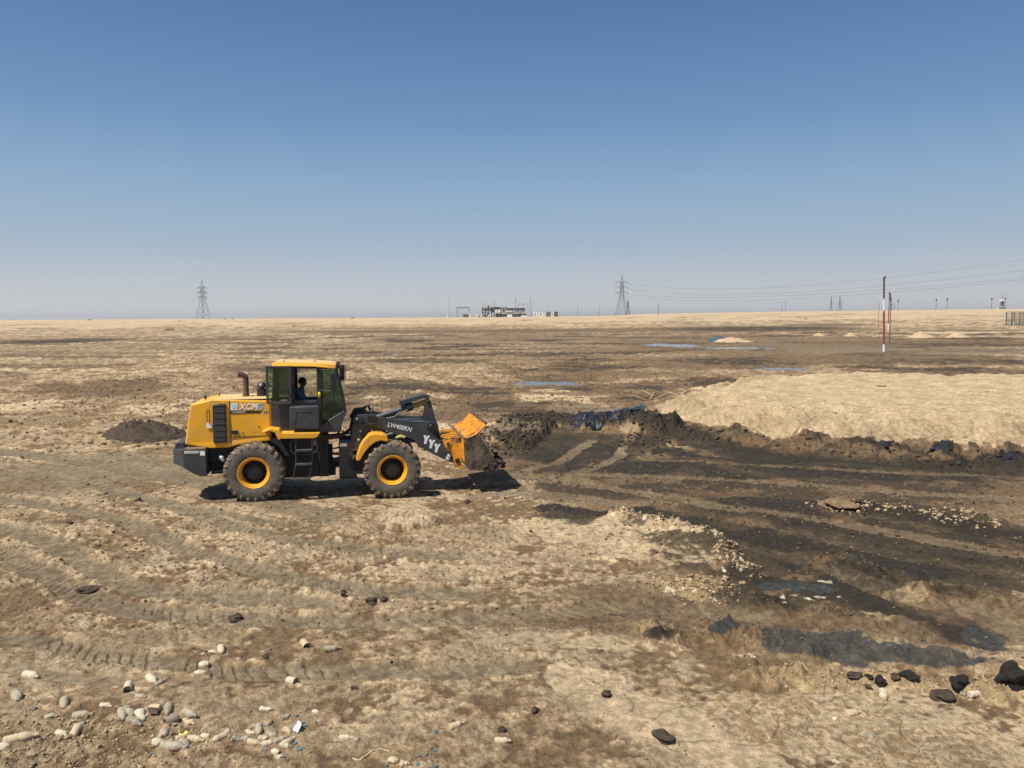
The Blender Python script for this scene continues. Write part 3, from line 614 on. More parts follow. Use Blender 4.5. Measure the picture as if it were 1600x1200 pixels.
st = MB().prism([(-1.605, 1.265), (-1.60, 1.325), (-1.275, 1.312), (-1.275, 1.262)], -1.004, -1.0).build('warning_sticker', 'white', cwt)
mb = MB(); x = -1.58
while x < -1.31: mb.box(x, x+.016, -1.006, -1.0035, 1.278, 1.304); x += .027
mb.build('fine_print', 'greytext', st)
MB().prism([(-1.245, 1.205), (-1.245, 1.31), (-1.135, 1.305), (-1.135, 1.20)], -1.004, -1.0).build('warning_sticker', 'white', cwt)
# frame and machinery
rf = MB(); rf.box(-1.10, 1.72, -.42, .42, .62, 1.32); rf.box(-1.1, .3, -.60, .60, .95, 1.40); rf.box(.42, 1.66, -.62, .62, 1.0, 1.62); rf.box(.5, 1.55, -.52, .52, .45, 1.0)
rf.build('rear_frame', 'under', LD, bevel=.02)
MB().prism([(.44, 1.56), (.62, 1.52), (.84, 1.10), (.74, 1.10), (.55, 1.38), (.40, 1.46)], -.95, -.60).build('mudguard_stay', 'char', LD)
MB().tube([(-.86, -.63, 1.12), (-.80, -.66, 1.08), (-.76, -.66, .98)], [.03, .055, .03], 12).build('filter_canister', 'white', LD)
MB().tube([(-.72, -.55, 1.15), (-.6, -.7, 1.10), (-.45, -.7, 1.20), (-.3, -.6, 1.28)], .035, 10).build('hose', 'chardust', LD)
MB().tube([(-.98, -.45, .72), (-.75, -.6, .74)], .04, 10).build('drain_pipe', 'char', LD)
for xx, zz in ((0, .73), (3.37, .64)):
    ax = MB(); ax.tube([(xx, -.62, zz), (xx, -.25, zz), (xx, 0, zz), (xx, .25, zz), (xx, .62, zz)], [.17, .15, .27, .15, .17], 20); ax.build('axle', 'under', LD)
# articulation joint, hoses
jt = MB(); jt.tube([(1.78, 0, .40), (1.78, 0, 1.20)], .10, 16); jt.box(1.55, 1.95, -.30, .30, .42, .62); jt.box(1.6, 2.1, -.25, .25, .62, .78); jt.box(1.55, 1.78, -.55, .55, .45, 1.55)
jt.build('articulation_joint', 'under', LD, bevel=.015)
hs = MB()
for k, (y, z0, z1, sag) in enumerate([(-.35, 1.25, 1.22, .10), (-.30, 1.12, 1.05, .08), (-.38, 1.05, .98, .02), (-.25, .95, .90, .06), (-.33, .82, .80, .03), (-.1, 1.5, 1.62, .16), (-.2, 1.45, 1.70, .2)]):
    hs.tube([(1.70+.42*t, y+.02*math.sin(6*t), z0+(z1-z0)*t-sag*math.sin(math.pi*t)) for t in np.linspace(0, 1, 9)], .02, 8)
hs.build('hydraulic_hose', 'black', LD)
MB().prism([(1.70, 1.44), (2.0, 1.42), (2.35, 1.52), (2.40, 1.62), (2.32, 1.55), (1.95, 1.47), (1.7, 1.50)], -.42, -.36).build('hose_guard', 'black', LD)
# cab
cab = MB()
cab.prism([(.42, 1.66), (.42, 2.41), (.93, 2.41), (1.64, 2.39), (1.64, 1.62)], -.74, -.68)
cab.prism([(.42, 1.66), (.42, 2.41), (.93, 2.41), (1.64, 2.39), (1.64, 1.62)], .68, .74)
for y0, y1 in ((-.74, -.70), (.70, .74)): cab.prism([(1.60, 1.62), (1.62, 1.80), (1.75, 1.90), (2.19, 2.16), (2.255, 2.12), (2.20, 1.98), (2.06, 1.62)], y0, y1)
cab.box(.42, 2.04, -.70, .70, 1.62, 1.69)
cab.prism([(2.00, 1.62), (2.05, 1.62), (2.25, 2.12), (2.20, 2.14)], -.70, .70)
cabo = cab.build('cab', 'char', LD, bevel=.012)
pl = MB()
for s in (-1, 1):
    ya, yb = sorted((s*.755, s*.68))
    pl.prism([(.88, 2.41), (.88, 3.32), (1.0, 3.32), (1.0, 2.41)], ya, yb)
    pl.prism([(1.535, 1.70), (1.545, 3.28), (1.665, 3.26), (1.655, 1.85)], ya, yb)
    pl.prism([(1.99, 3.26), (2.04, 3.26), (2.27, 2.12), (2.225, 2.12)], ya, yb)
    pl.prism([(.44, 2.41), (.50, 3.34), (.56, 3.34), (.51, 2.41)], ya, yb)
    pl.prism([(.46, 3.28), (.46, 3.35), (2.03, 3.27), (2.03, 3.20), (1.6, 3.25)], ya, yb)
pl.box(.45, .50, -.68, .68, 3.27, 3.34); pl.box(.43, .49, -.68, .68, 2.41, 2.47); pl.box(1.99, 2.03, -.68, .68, 3.20, 3.26)
pl.build('pillar_frame', 'black', cabo, bevel=.006)
MB().prism([(.99, 2.395), (1.0, 2.46), (1.54, 2.445), (1.54, 2.38)], -.765, -.68).build('door_sill', 'char', cabo, bevel=.006)
for s in (-1, 1):
    y = s*.72
    MB().prism([(1.66, 1.90), (1.66, 3.25), (2.0, 3.22), (2.235, 2.16), (1.76, 1.93)], y-.004, y+.004).build('side_window', 'glass', cabo)
    MB().prism([(.52, 2.46), (.56, 3.30), (.89, 3.30), (.89, 2.46)], y-.004, y+.004).build('side_window', 'glass', cabo)
MB().prism([(1.0, 2.45), (1.0, 3.28), (1.54, 3.26), (1.54, 2.44)], .716, .722).build('side_window', 'clearglass', cabo)
MB().prism([(2.025, 3.22), (2.03, 3.22), (2.255, 2.14), (2.25, 2.14)], -.68, .68).build('windscreen', 'glass', cabo)
MB().prism([(.465, 2.46), (.49, 3.27), (.495, 3.27), (.47, 2.46)], -.68, .68).build('rear_window', 'glass', cabo)
rp = [(.47, 3.335), (.47, 3.39), (.53, 3.425), (1.50, 3.395), (2.03, 3.35), (2.03, 3.245), (1.97, 3.235), (1.50, 3.30)]
roof = MB().prism(rp, -.80, .80).build('roof', 'yellow', cabo, bevel=.025)
for v in roof.data.vertices:
    if v.co.z > 3.345 and v.co.x < 1.9: v.co.y *= .94
MB().prism([(.55, 3.42), (.55, 3.432), (1.50, 3.402), (1.97, 3.362), (1.97, 3.35), (1.5, 3.39)], -.70, .70).build('roof_dust', 'dustyroof', roof)
for x, y in ((.72, -.4), (1.48, -.45)): MB().tube([(x, y, 3.40), (x, y, 3.44), (x+.02, y, 3.455), (x+.04, y, 3.44), (x+.04, y, 3.39)], .008, 6).build('lifting_eye', 'black', roof)
for y in (-.55, .1, .55):
    lm_ = MB().box(2.03, 2.13, y-.08, y+.08, 3.24, 3.35).build('work_lamp', 'black', roof, bevel=.015)
    MB().box(2.128, 2.138, y-.065, y+.065, 3.255, 3.335).build('lamp_lens', 'lens', lm_)
# opened door folded back along the cab flank
dr = MB(); yd0, yd1 = -.90, -.86
dr.prism([(.325, 2.41), (.33, 3.345), (.385, 3.345), (.38, 2.41)], yd0, yd1); dr.prism([(.865, 2.38), (.875, 3.34), (.945, 3.34), (.93, 2.38)], yd0, yd1)
dr.prism([(.385, 3.30), (.385, 3.345), (.875, 3.34), (.875, 3.295)], yd0, yd1); dr.prism([(.38, 2.405), (.38, 2.465), (.865, 2.445), (.865, 2.38)], yd0, yd1)
door = dr.build('door', 'char', cabo, bevel=.008)
MB().prism([(.38, 2.46), (.385, 3.30), (.875, 3.295), (.865, 2.44)], -.884, -.878).build('door_window', 'glass', door)
MB().tube([(.38, -.93, 2.735), (.84, -.93, 2.725), (.885, -.93, 2.70), (.90, -.91, 2.60)], .011, 8).build('door_rail', 'black', door)
mb = MB(); mb.box(.35, .43, -.93, -.90, 2.83, 2.95); mb.tube([(.42, -.94, 2.90), (.47, -.96, 2.88)], .02, 8); mb.build('door_handle', 'char', door, bevel=.006)
text_obj('fine_print', '- 400 A B', .04, 'lettering', door, .66, 2.475, -.892, 0, 0, .001)
for z in (2.55, 3.2): MB().box(.90, .99, -.88, -.75, z, z+.06).build('hinge', 'black', door)
# seat, wheel, console
seat = MB(); seat.box(.88, 1.34, -.25, .25, 2.02, 2.14); seat.prism([(.86, 2.1), (.80, 2.78), (.90, 2.80), (.98, 2.12)], -.23, .23); seat.prism([(.80, 2.80), (.79, 2.98), (.86, 2.98), (.88, 2.80)], -.13, .13); seat.box(.92, 1.28, -.18, .18, 1.69, 2.02)
seat.build('seat', 'black', cabo, bevel=.03)
swm = MB(); c = Vector((1.56, 0, 2.42)); d = Vector((-.45, 0, .9)).normalized(); u = d.orthogonal().normalized(); v = d.cross(u)
swm.tube([c+(u*math.cos(a)+v*math.sin(a))*.19 for a in np.linspace(0, 2*math.pi, 25)], .016, 8, cap=False); swm.tube([c-u*.19, c+u*.19], .014, 6); swm.tube([c, c-d*.55], .03, 10)
swm.build('steering_wheel', 'black', cabo)
MB().prism([(1.68, 1.70), (1.72, 2.28), (1.80, 2.36), (2.02, 2.30), (2.12, 2.14), (2.02, 1.70)], -.30, .30).build('dashboard', 'black', cabo, bevel=.02)
MB().tube([(1.78, -.66, 2.45), (1.86, -.66, 2.60), (1.90, -.66, 2.70), (1.95, -.66, 2.62), (1.96, -.66, 2.30), (1.90, -.66, 2.15)], .014, 8).build('grab_handle', 'black', cabo)
MB().tube([(1.60, -.79, 2.54), (1.60, -.80, 2.58), (1.60, -.80, 2.63), (1.60, -.79, 2.665)], [.02, .036, .036, .012], 12).build('marker_lamp', 'amber', cabo)
for s, xm, zb in ((-1, 1.88, 2.72), (1, 2.10, 2.80)):
    mr = MB().box(xm, xm+.14, s*.98-.09 if s > 0 else -1.10, s*.98+.11 if s > 0 else -.90, zb, zb+.44).build('mirror', 'black', cabo, bevel=.03)
    y = -1.0 if s < 0 else .98
    MB().tube([(1.62 if s < 0 else 2.0, s*.76, 3.22), (xm+.02, y, 3.24), (xm+.16, y, 3.22), (xm+.165, y, zb), (xm+.10, y, zb-.03), (1.64 if s < 0 else 2.1, s*.76, zb-.01)], .010, 8).build('mirror_bracket', 'char', mr)
tk = MB().prism([(.88, 1.83), (.875, 2.30), (.91, 2.34), (1.56, 2.335), (1.60, 2.29), (1.59, 1.80), (1.54, 1.76), (.93, 1.79)], -1.10, -.75).build('side_tank', 'char', LD, bevel=.045)
MB().prism([(1.00, 1.90), (1.04, 2.20), (1.44, 2.20), (1.44, 2.185), (1.055, 2.185), (1.015, 1.90)], -1.106, -1.10).build('tank_rib', 'black', tk)
# platform, fender, ladder
pf = MB().prism([(.665, 1.565), (.655, 1.70), (1.475, 1.685), (1.475, 1.545)], -1.17, -.70)
pf.prism([(1.475, 1.545), (1.475, 1.685), (1.60, 1.68), (1.56, 1.60)], -1.17, -.70)
pfo = pf.build('platform', 'yellow', LD, bevel=.012)
MB().prism([(.22, 1.745), (.42, 1.825), (.62, 1.79), (.68, 1.70), (.66, 1.55), (.60, 1.54), (.53, 1.72), (.40, 1.77), (.24, 1.72)], -1.17, -.70).build('rear_fender', 'yellow', LD, bevel=.012)
ld = MB()
for x0, x1 in ((1.015, .925), (1.405, 1.325)): ld.tube([(x0, -1.12, 1.56), (x0-.01, -1.12, .98), (x0-.03, -1.13, .86), (x1, -1.14, .53)], .014, 8)
lad = ld.build('ladder', 'chardust', LD)
for z, xa, xb in ((1.25, 1.01, 1.40), (.90, .985, 1.385), (.525, .915, 1.335)): MB().box(xa, xb, -1.20, -1.02, z-.028, z+.028).build('step', 'chardust', lad, bevel=.012)
for z in (1.15, .79): MB().tube([(1.02, -1.10, z), (1.38, -1.10, z-.01)], .012, 6).build('cross_bar', 'char', lad)
for xa, sg in ((.985, -1), (1.425, 1)): MB().tube([(xa, -1.13, 1.52), (xa+sg*.07, -1.13, 1.50), (xa+sg*.10, -1.13, 1.44), (xa+sg*.10, -1.13, 1.26), (xa+sg*.06, -1.13, 1.20), (xa, -1.13, 1.18)], .012, 8).build('grab_rail', 'chardust', lad)
MB().box(1.43, 1.49, -1.09, -1.05, 1.36, 1.47).build('reflector', 'greytext', lad)
MB().prism([(1.50, 1.15), (1.60, 1.10), (1.56, .80)], -.66, -.62).build('gusset', 'char', LD)
# front frame
ffp = [(2.04, .40), (2.50, .39), (2.40, .90), (2.42, 1.08), (2.56, 1.18), (2.76, 1.60), (2.80, 1.76), (2.80, 2.03), (2.55, 2.03), (2.44, 1.93), (2.41, 1.78), (2.35, 1.33), (2.05, 1.33)]
ff = MB(); ff.prism(ffp, -.60, -.50); ff.prism(ffp, .50, .60); ff.box(2.1, 2.45, -.50, .50, .42, 1.25); ff.prism([(2.45, .5), (2.45, 1.3), (3.9, 1.1), (3.9, .6), (3.4, .45)], -.42, .42)
ffo = ff.build('front_frame', 'chardust', LD, bevel=.012)
for P_, y_ in (([(2.36, 1.115), (2.36, 1.145), (2.62, 1.145), (2.62, 1.115)], -.68), ([(2.40, 1.76), (2.40, 1.80), (2.82, 1.80), (2.82, 1.76)], -.66), ([(2.04, .385), (2.04, .41), (2.52, .40), (2.52, .375)], -.66), ([(2.78, 1.72), (2.64, 1.47), (2.68, 1.47), (2.82, 1.70)], -.64)): MB().prism(P_, y_, -.60).build('stiffening_rib', 'chardust', ffo, bevel=.005)

MB().box(2.08, 2.25, -.606, -.60, 1.22, 1.30).build('sticker', 'white', ffo)
MB().box(2.09, 2.30, -.612, -.60, .82, .94).build('cover_plate', 'char', ffo, bevel=.004)
for x, z in ((2.52, 1.93), (2.55, 1.38), (2.6, 1.6), (2.88, 1.61)): MB().lathe_y([(0, -.02), (.022, -.018), (.024, 0)], x, z, 10, y0=-.60).build('bolt', 'white' if z > 1.3 else 'char', ffo)
hb = MB()
for q in range(3): hb.tube([(2.45+.04*q, -.62-.02*q, 1.0), (2.34+.03*q, -.68, .86), (2.36, -.70, .66), (2.5, -.70, .52+.02*q), (2.72, -.66, .50+.02*q)], .017, 8)
hb.tube([(2.48, -.2, 1.75), (2.38, -.2, 1.95), (2.48, -.2, 2.12), (2.70, -.2, 2.14)], .05, 10); hb.tube([(2.70, -.25, 2.0), (2.72, -.25, 2.18), (2.82, -.25, 2.22), (2.88, -.25, 2.10)], .045, 10); hb.tube([(2.93, -.3, 2.0), (2.94, -.3, 2.22)], .012, 6)
hb.tube([(2.43, -.3, 1.95), (2.33, -.35, 1.6), (2.1, -.35, 1.42), (1.7, -.3, 1.40)], .03, 8); hb.tube([(2.40, -.2, 1.85), (2.34, -.2, 1.62), (2.16, -.25, 1.5), (1.7, -.2, 1.46)], .03, 8)
hb.build('hydraulic_hose', 'black', LD)
vb = MB(); vb.box(2.80, 2.99, -.66, -.50, 1.84, 2.02); vb.build('valve_block', 'black', LD, bevel=.02)
MB().tube([(2.79, -.69, 1.80), (2.79, -.69, 2.04), (2.99, -.69, 2.02), (3.0, -.69, 1.79), (2.79, -.69, 1.80)], .010, 6).build('lamp_guard', 'char', LD)
# lift arms
armp = [(2.62, 1.98), (2.98, 1.985), (3.40, 1.895), (3.72, 1.835), (4.05, 1.80), (4.22, 1.80), (4.38, 1.80), (4.50, 1.765), (4.575, 1.68), (4.57, 1.58), (4.50, 1.50), (4.46, 1.46), (4.52, 1.40), (4.64, 1.30), (4.80, 1.235), (4.92, 1.05), (5.04, .88), (5.15, .80), (5.17, .70), (5.08, .64), (4.95, .68), (4.80, .75), (4.45, .93), (4.22, 1.08), (4.08, 1.13), (4.02, 1.28), (3.86, 1.37), (3.47, 1.515), (3.0, 1.70), (2.66, 1.80)]
arms = []
for s in (-1, 1):
    ya, yb = sorted((s*.62, s*.53)); arms.append(MB().prism(armp, ya, yb).build('lift_arm', 'char', LD, bevel=.008))
MB().tube([(4.45, -.53, 1.62), (4.45, .53, 1.62)], .10, 20).build('cross_tube', 'char', LD)
MB().box(3.55, 4.3, -.53, .53, 1.66, 1.76).build('cross_plate', 'char', LD, bevel=.01)
a0 = arms[0]
MB().lathe_y([(0, -.03), (.075, -.03), (.085, -.02), (.12, -.018), (.125, 0)], 4.45, 1.635, 28, y0=-.62).build('pivot_boss', 'hub', a0)
text_obj('lettering', 'LW400KN', .168, 'lettering', a0, 3.28, 1.70, -.622, -math.radians(14.5), .12, .003, .002, sx=.86)
for i, (x, z) in enumerate(((4.235, 1.21), (4.375, 1.09), (4.515, .975))):
    y = -.626; q = [(0, 0), (.055, .0), (.085, .10), (.15, .19), (.085, .20), (.075, .145), (.045, .215), (-.01, .20), (.02, .115)]
    MB().prism([(x+a*1.12, z-.01+b*1.12) for a, b in q], y, y+.006).build('stripe_mark', 'lettering', a0)
tg = MB().prism([(4.80, .775), (4.87, .915), (4.945, .885), (4.885, .745)], -.626, -.62).build('sticker', 'white', a0)
text_obj('lettering', '0', .08, 'darkink', tg, 4.852, .80, -.628, -.4, 0, .001)
# lift cylinders
for s in (-1, 1):
    lc = MB(); lc.tube([(2.85, s*.40, 1.15), (3.55, s*.40, 1.36)], .075, 16); lc.build('lift_cylinder', 'char', LD)
    rd = MB(); n = 12
    rd.tube([(3.55+.5*t, s*.40, 1.36+.05*t) for t in np.linspace(0, 1, n)], [.065+.014*math.sin(k*2.6) for k in range(n)], 12); rd.build('rod_wrap', 'cloth', LD)
MB().tube([(3.50, -.60, 1.39), (3.62, -.63, 1.43), (3.74, -.63, 1.40)], [.02, .05, .03], 10).build('rod_wrap', 'cloth', LD)
MB().box(3.2, 4.15, -.60, -.50, 1.24, 1.36).build('grease_bracket', 'under', LD, bevel=.02)
# tilt cylinder, bellcrank, link
tc_ = MB(); tc_.tube([(2.95, 0, 1.82), (3.12, 0, 1.875), (3.90, 0, 2.12)], .088, 20); tc_.tube([(3.82, 0, 2.095), (4.0, 0, 2.15)], .115, 20); tco = tc_.build('tilt_cylinder', 'char', LD)
MB().tube([(3.30, -.10, 1.86), (3.50, -.12, 1.88), (3.62, -.12, 1.98), (3.78, -.11, 2.02), (3.86, -.1, 2.06)], .014, 8).build('hydraulic_hose', 'greytext', tco)
n = 26; rr = [.072+.020*math.sin(k*1.9)+.012*math.sin(k*4.1) for k in range(n)]
MB().tube([(4.0+.37*t, .01*math.sin(9*t), 2.15+.09*t-.012*math.sin(5*t)) for t in np.linspace(0, 1, n)], rr, 14).build('rod_wrap', 'cloth', tco)
bc = [(4.34, 2.20), (4.37, 2.29), (4.43, 2.32), (4.49, 2.29), (4.53, 2.10), (4.60, 1.82), (4.68, 1.62), (4.71, 1.40), (4.72, 1.20), (4.66, 1.10), (4.56, 1.12), (4.50, 1.40), (4.30, 1.62), (4.28, 1.76), (4.31, 1.98)]
bell = MB().prism(bc, -.13, -.08).prism(bc, .08, .13).build('bellcrank', 'char', LD, bevel=.008)
MB().tube([(4.42, -.16, 2.25), (4.42, .16, 2.25)], .05, 16).build('pin', 'hub', bell)
MB().prism([(4.60, 1.13), (4.60, 1.24), (4.88, 1.25), (4.93, 1.19), (4.88, 1.13)], -.06, .06).build('bucket_link', 'char', LD, bevel=.015)
cv = MB().prism([(3.65, 2.20), (3.66, 2.305), (4.28, 2.465), (4.45, 2.44), (4.44, 2.36), (4.30, 2.365), (3.74, 2.205)], -.14, .14)
cv.prism([(3.68, 2.24), (3.78, 2.26), (3.80, 2.14), (3.74, 2.12)], -.06, .06); cv.prism([(4.37, 2.28), (4.44, 2.28), (4.44, 2.40), (4.38, 2.39)], -.06, .06); cv.build('rod_guard', 'char', LD, bevel=.006)
# front fenders
fo = [(2.47, .93), (2.50, 1.06), (2.56, 1.24), (2.67, 1.43), (2.80, 1.57), (2.90, 1.60), (3.16, 1.575), (3.24, 1.53), (3.29, 1.42)]
fi = [(3.24, 1.385), (3.10, 1.42), (2.96, 1.39), (2.80, 1.27), (2.66, 1.10), (2.56, .93)]
for s in (-1, 1):
    ya, yb = sorted((s*1.16, s*.66)); MB().prism(fo+fi, ya, yb).build('front_fender', 'fender', LD, bevel=.02)
# bucket
BW = 1.22
bo = [(5.80, 1.765), (5.50, 1.495), (5.21, 1.39), (5.20, 1.10), (5.22, .78), (5.33, .575), (5.60, .535), (5.98, .53), (6.12, .60)]
def off(P, t):
    out = []
    for i, p in enumerate(P):
        a = P[max(i-1, 0)]; b = P[min(i+1, len(P)-1)]; dx, dz = b[0]-a[0], b[1]-a[1]; L = math.hypot(dx, dz); out.append((p[0]-dz/L*t, p[1]+dx/L*t))
    return out
bi = off(bo, .03)
sheet = MB().prism(bo[2:]+bi[2:][::-1], -BW, BW).build('bucket', 'yellow_worn', LD)
mb = MB(); mb.prism(bo[:3]+bi[:3][::-1], -BW-.01, BW+.01); sp = mb.build('spill_guard', 'yellow_worn', sheet, bevel=.006)
rb = MB()
for k in range(17):
    y = -BW+.10+k*(2*BW-.2)/16; rb.add([(5.24, y-.016, 1.408), (5.24, y+.016, 1.408), (5.50, y-.010, 1.503), (5.50, y+.010, 1.503), (5.78, y-.010, 1.755), (5.78, y+.010, 1.755), (5.24, y, 1.440), (5.50, y, 1.538), (5.78, y, 1.79)],
          [(0, 2, 7, 6), (6, 7, 3, 1), (2, 4, 8, 7), (7, 8, 5, 3), (0, 6, 1), (4, 5, 8)])
rb.build('rib', 'yellow_worn', sp)
MB().box(5.76, 5.83, -BW-.015, BW+.015, 1.765, 1.79).build('guard_edge', 'rust', sp, bevel=.005)
MB().box(5.19, 5.27, -BW-.012, BW+.012, 1.385, 1.415).build('weld_bead', 'steelmud', sp, bevel=.01)
sl_ = MB()
for k in range(4): y = -.62-.13*k+.25; sl_.prism([(5.14, 1.30), (5.16, 1.37), (5.19, 1.37), (5.19, 1.24)], y-.03, y+.03)
sl_.build('slot', 'hub', sheet)  # solid dark strips; their colour stands for the shade inside open slits
sdp = [(5.21, 1.385), (5.50, 1.49), (5.60, 1.50), (5.97, .92), (6.12, .61), (5.98, .535), (5.60, .54), (5.33, .58), (5.225, .78), (5.205, 1.1)]
for s in (-1, 1):
    ya, yb = sorted((s*(BW+.012), s*(BW-.018))); sdo = MB().prism(sdp, ya, yb).build('side_plate', 'steelmud', sheet)
    ya, yb = sorted((s*(BW+.022), s*(BW-.02))); MB().prism([(5.585, 1.51), (5.62, 1.51), (6.0, .92), (5.96, .905)], ya, yb).build('side_edge', 'edge', sdo)
MB().prism([(5.95, .50), (5.95, .545), (6.20, .66), (6.21, .64)], -BW, BW).build('cutting_edge', 'edge', sheet)
earp = [(4.72, 1.30), (4.80, 1.36), (5.0, 1.385), (5.215, 1.37), (5.215, .66), (5.25, .56), (5.20, .51), (5.14, .53), (5.05, .62), (5.00, .74), (4.98, .86), (4.76, 1.14)]
for y0, y1 in ((-.76, -.69), (-.50, -.44), (.44, .50), (.69, .76), (-.16, -.10), (.10, .16)):
    er = MB().prism(earp, y0, y1).build('ear', 'yellow_worn', sheet, bevel=.008)
for y0, y1 in ((-.78, -.42), (.42, .78)): MB().tube([(5.10, y0, .74), (5.10, y1, .74)], .06, 16).build('pin', 'hub', sheet)
MB().tube([(4.86, -.78, 1.20), (4.86, .78, 1.20)], .045, 16).build('pin', 'rust', sheet)
MB().lathe_y([(.045, -.012), (.085, -.012), (.09, 0)], 4.86, 1.20, 20, y0=-.76).build('pin_collar', 'yellow_worn', sheet)
# wheels
def wheel(cx, cz, s, seed, m='rubber'):
    R0, W2 = .715, .25; yc = s*.91; rot = seed*.37
    ty = thing('wheel', (cx, yc, cz)); ty.parent = LD
    prof = [(.37, -.20), (.385, -.240), (.43, -.258), (.52, -.268), (.60, -.262), (.66, -.245), (.695, -.215), (.705, -.12), (.708, 0), (.705, .12), (.695, .215), (.66, .245), (.60, .262), (.52, .268), (.43, .258), (.385, .240), (.37, .20)]
    tb = MB().lathe_y(prof, 0, 0, 72)
    lg = MB(); N = 23; rn = random.Random(seed)
    for side in (-1, 1):
        for k in range(N):
            a = rot+2*math.pi*(k+(.5 if side > 0 else 0))/N; w = 2*math.pi/N*.30; sk = .13; h = .040+rn.uniform(-.010, .006)
            st = [(.262, .625, 0, w*1.0), (.255, .675, 0, w*1.05), (.215, R0-.012, sk*.2, w*1.05), (.12, R0-.004, sk*.6, w), (.015, R0-.004, sk*1.1, w*.8)]
            vs = []
            for (yy, rr_, da, ww) in st:
                for q in (-1, 1):
                    A = a+da+q*ww*.5*(1+rn.uniform(-.12, .12))
                    for hh in (0, h if yy < .25 else h*.7):
                        vs.append(((rr_-.012+hh)*math.cos(A), side*(yy+(.008 if hh and yy > .25 else 0)), (rr_-.012+hh)*math.sin(A)))
            fs = []
            for i in range(len(st)-1):
                b = i*4; c_ = b+4; fs += [(b+1, b+3, c_+3, c_+1), (b, c_, c_+1, b+1), (b+2, b+3, c_+3, c_+2)]
            fs += [(0, 1, 3, 2), (len(vs)-4, len(vs)-2, len(vs)-1, len(vs)-3)]
            lg.add(vs, fs)
    # clods of mud caught between the lugs
    mc = tb
    for k in range(90):
        a = rn.uniform(0, 2*math.pi); yy = rn.uniform(-.24, .24); rr_ = .70+rn.uniform(-.01, .018) if abs(yy) < .2 else .675; q = rn.uniform(.02, .045); c0 = Vector((rr_*math.cos(a), yy, rr_*math.sin(a)))
        vs = [c0+Vector((rn.uniform(.6, 1.3)*q*math.cos(t_)*math.cos(p_), rn.uniform(.6, 1.3)*q*math.sin(t_)*math.cos(p_), rn.uniform(.6, 1.2)*q*math.sin(p_))) for p_ in (-.8, 0, .8) for t_ in np.linspace(0, 2*math.pi, 7)[:-1]]
        fs = [(r*6+i, r*6+(i+1) % 6, (r+1)*6+(i+1) % 6, (r+1)*6+i) for r in range(2) for i in range(6)]+[tuple(range(5, -1, -1)), tuple(range(12, 18))]
        mc.add(vs, fs, False, 1)
    t = tb.build('tyre', [m, 'tansoil'], ty); lg.build('tread', 'tread', t); o = s
    rm = MB().lathe_y([(.285, -o*.05), (.292, o*.12), (.312, o*.19), (.325, o*.212), (.345, o*.215), (.352, o*.235), (.378, o*.252), (.390, o*.245), (.388, o*.215), (.36, o*.19)], 0, 0, 56).build('rim', 'rim', ty)
    dk = MB().lathe_y([(0, o*.08), (.20, o*.07), (.27, o*.02), (.287, o*.0), (.287, -o*.02), (.2, -o*.04)], 0, 0, 40).build('wheel_disc', 'hub', ty)
    hb_ = MB().lathe_y([(0, o*.200), (.072, o*.200), (.075, o*.192), (.125, o*.192), (.13, o*.175), (.168, o*.172), (.176, o*.16), (.18, o*.06)], 0, 0, 32)
    bl = hb_
    for k in range(10):
        a = 2*math.pi*k/10; bl.lathe_y([(0, o*.105), (.016, o*.102), (.018, o*.05)], .225*math.cos(a), .218*math.sin(a), 8)
    hb_.build('hub', 'black', ty)
    vt = MB().tube([(.27*math.cos(.3), o*.08, .27*math.sin(.3)), (.30*math.cos(.3), o*.20, .30*math.sin(.3))], .012, 6).build('valve_stem', 'edge', ty)
    return ty
wheel(0, .735, -1, 1); wheel(0, .735, 1, 2); wheel(3.37, .645, -1, 3); wheel(3.37, .645, 1, 4)
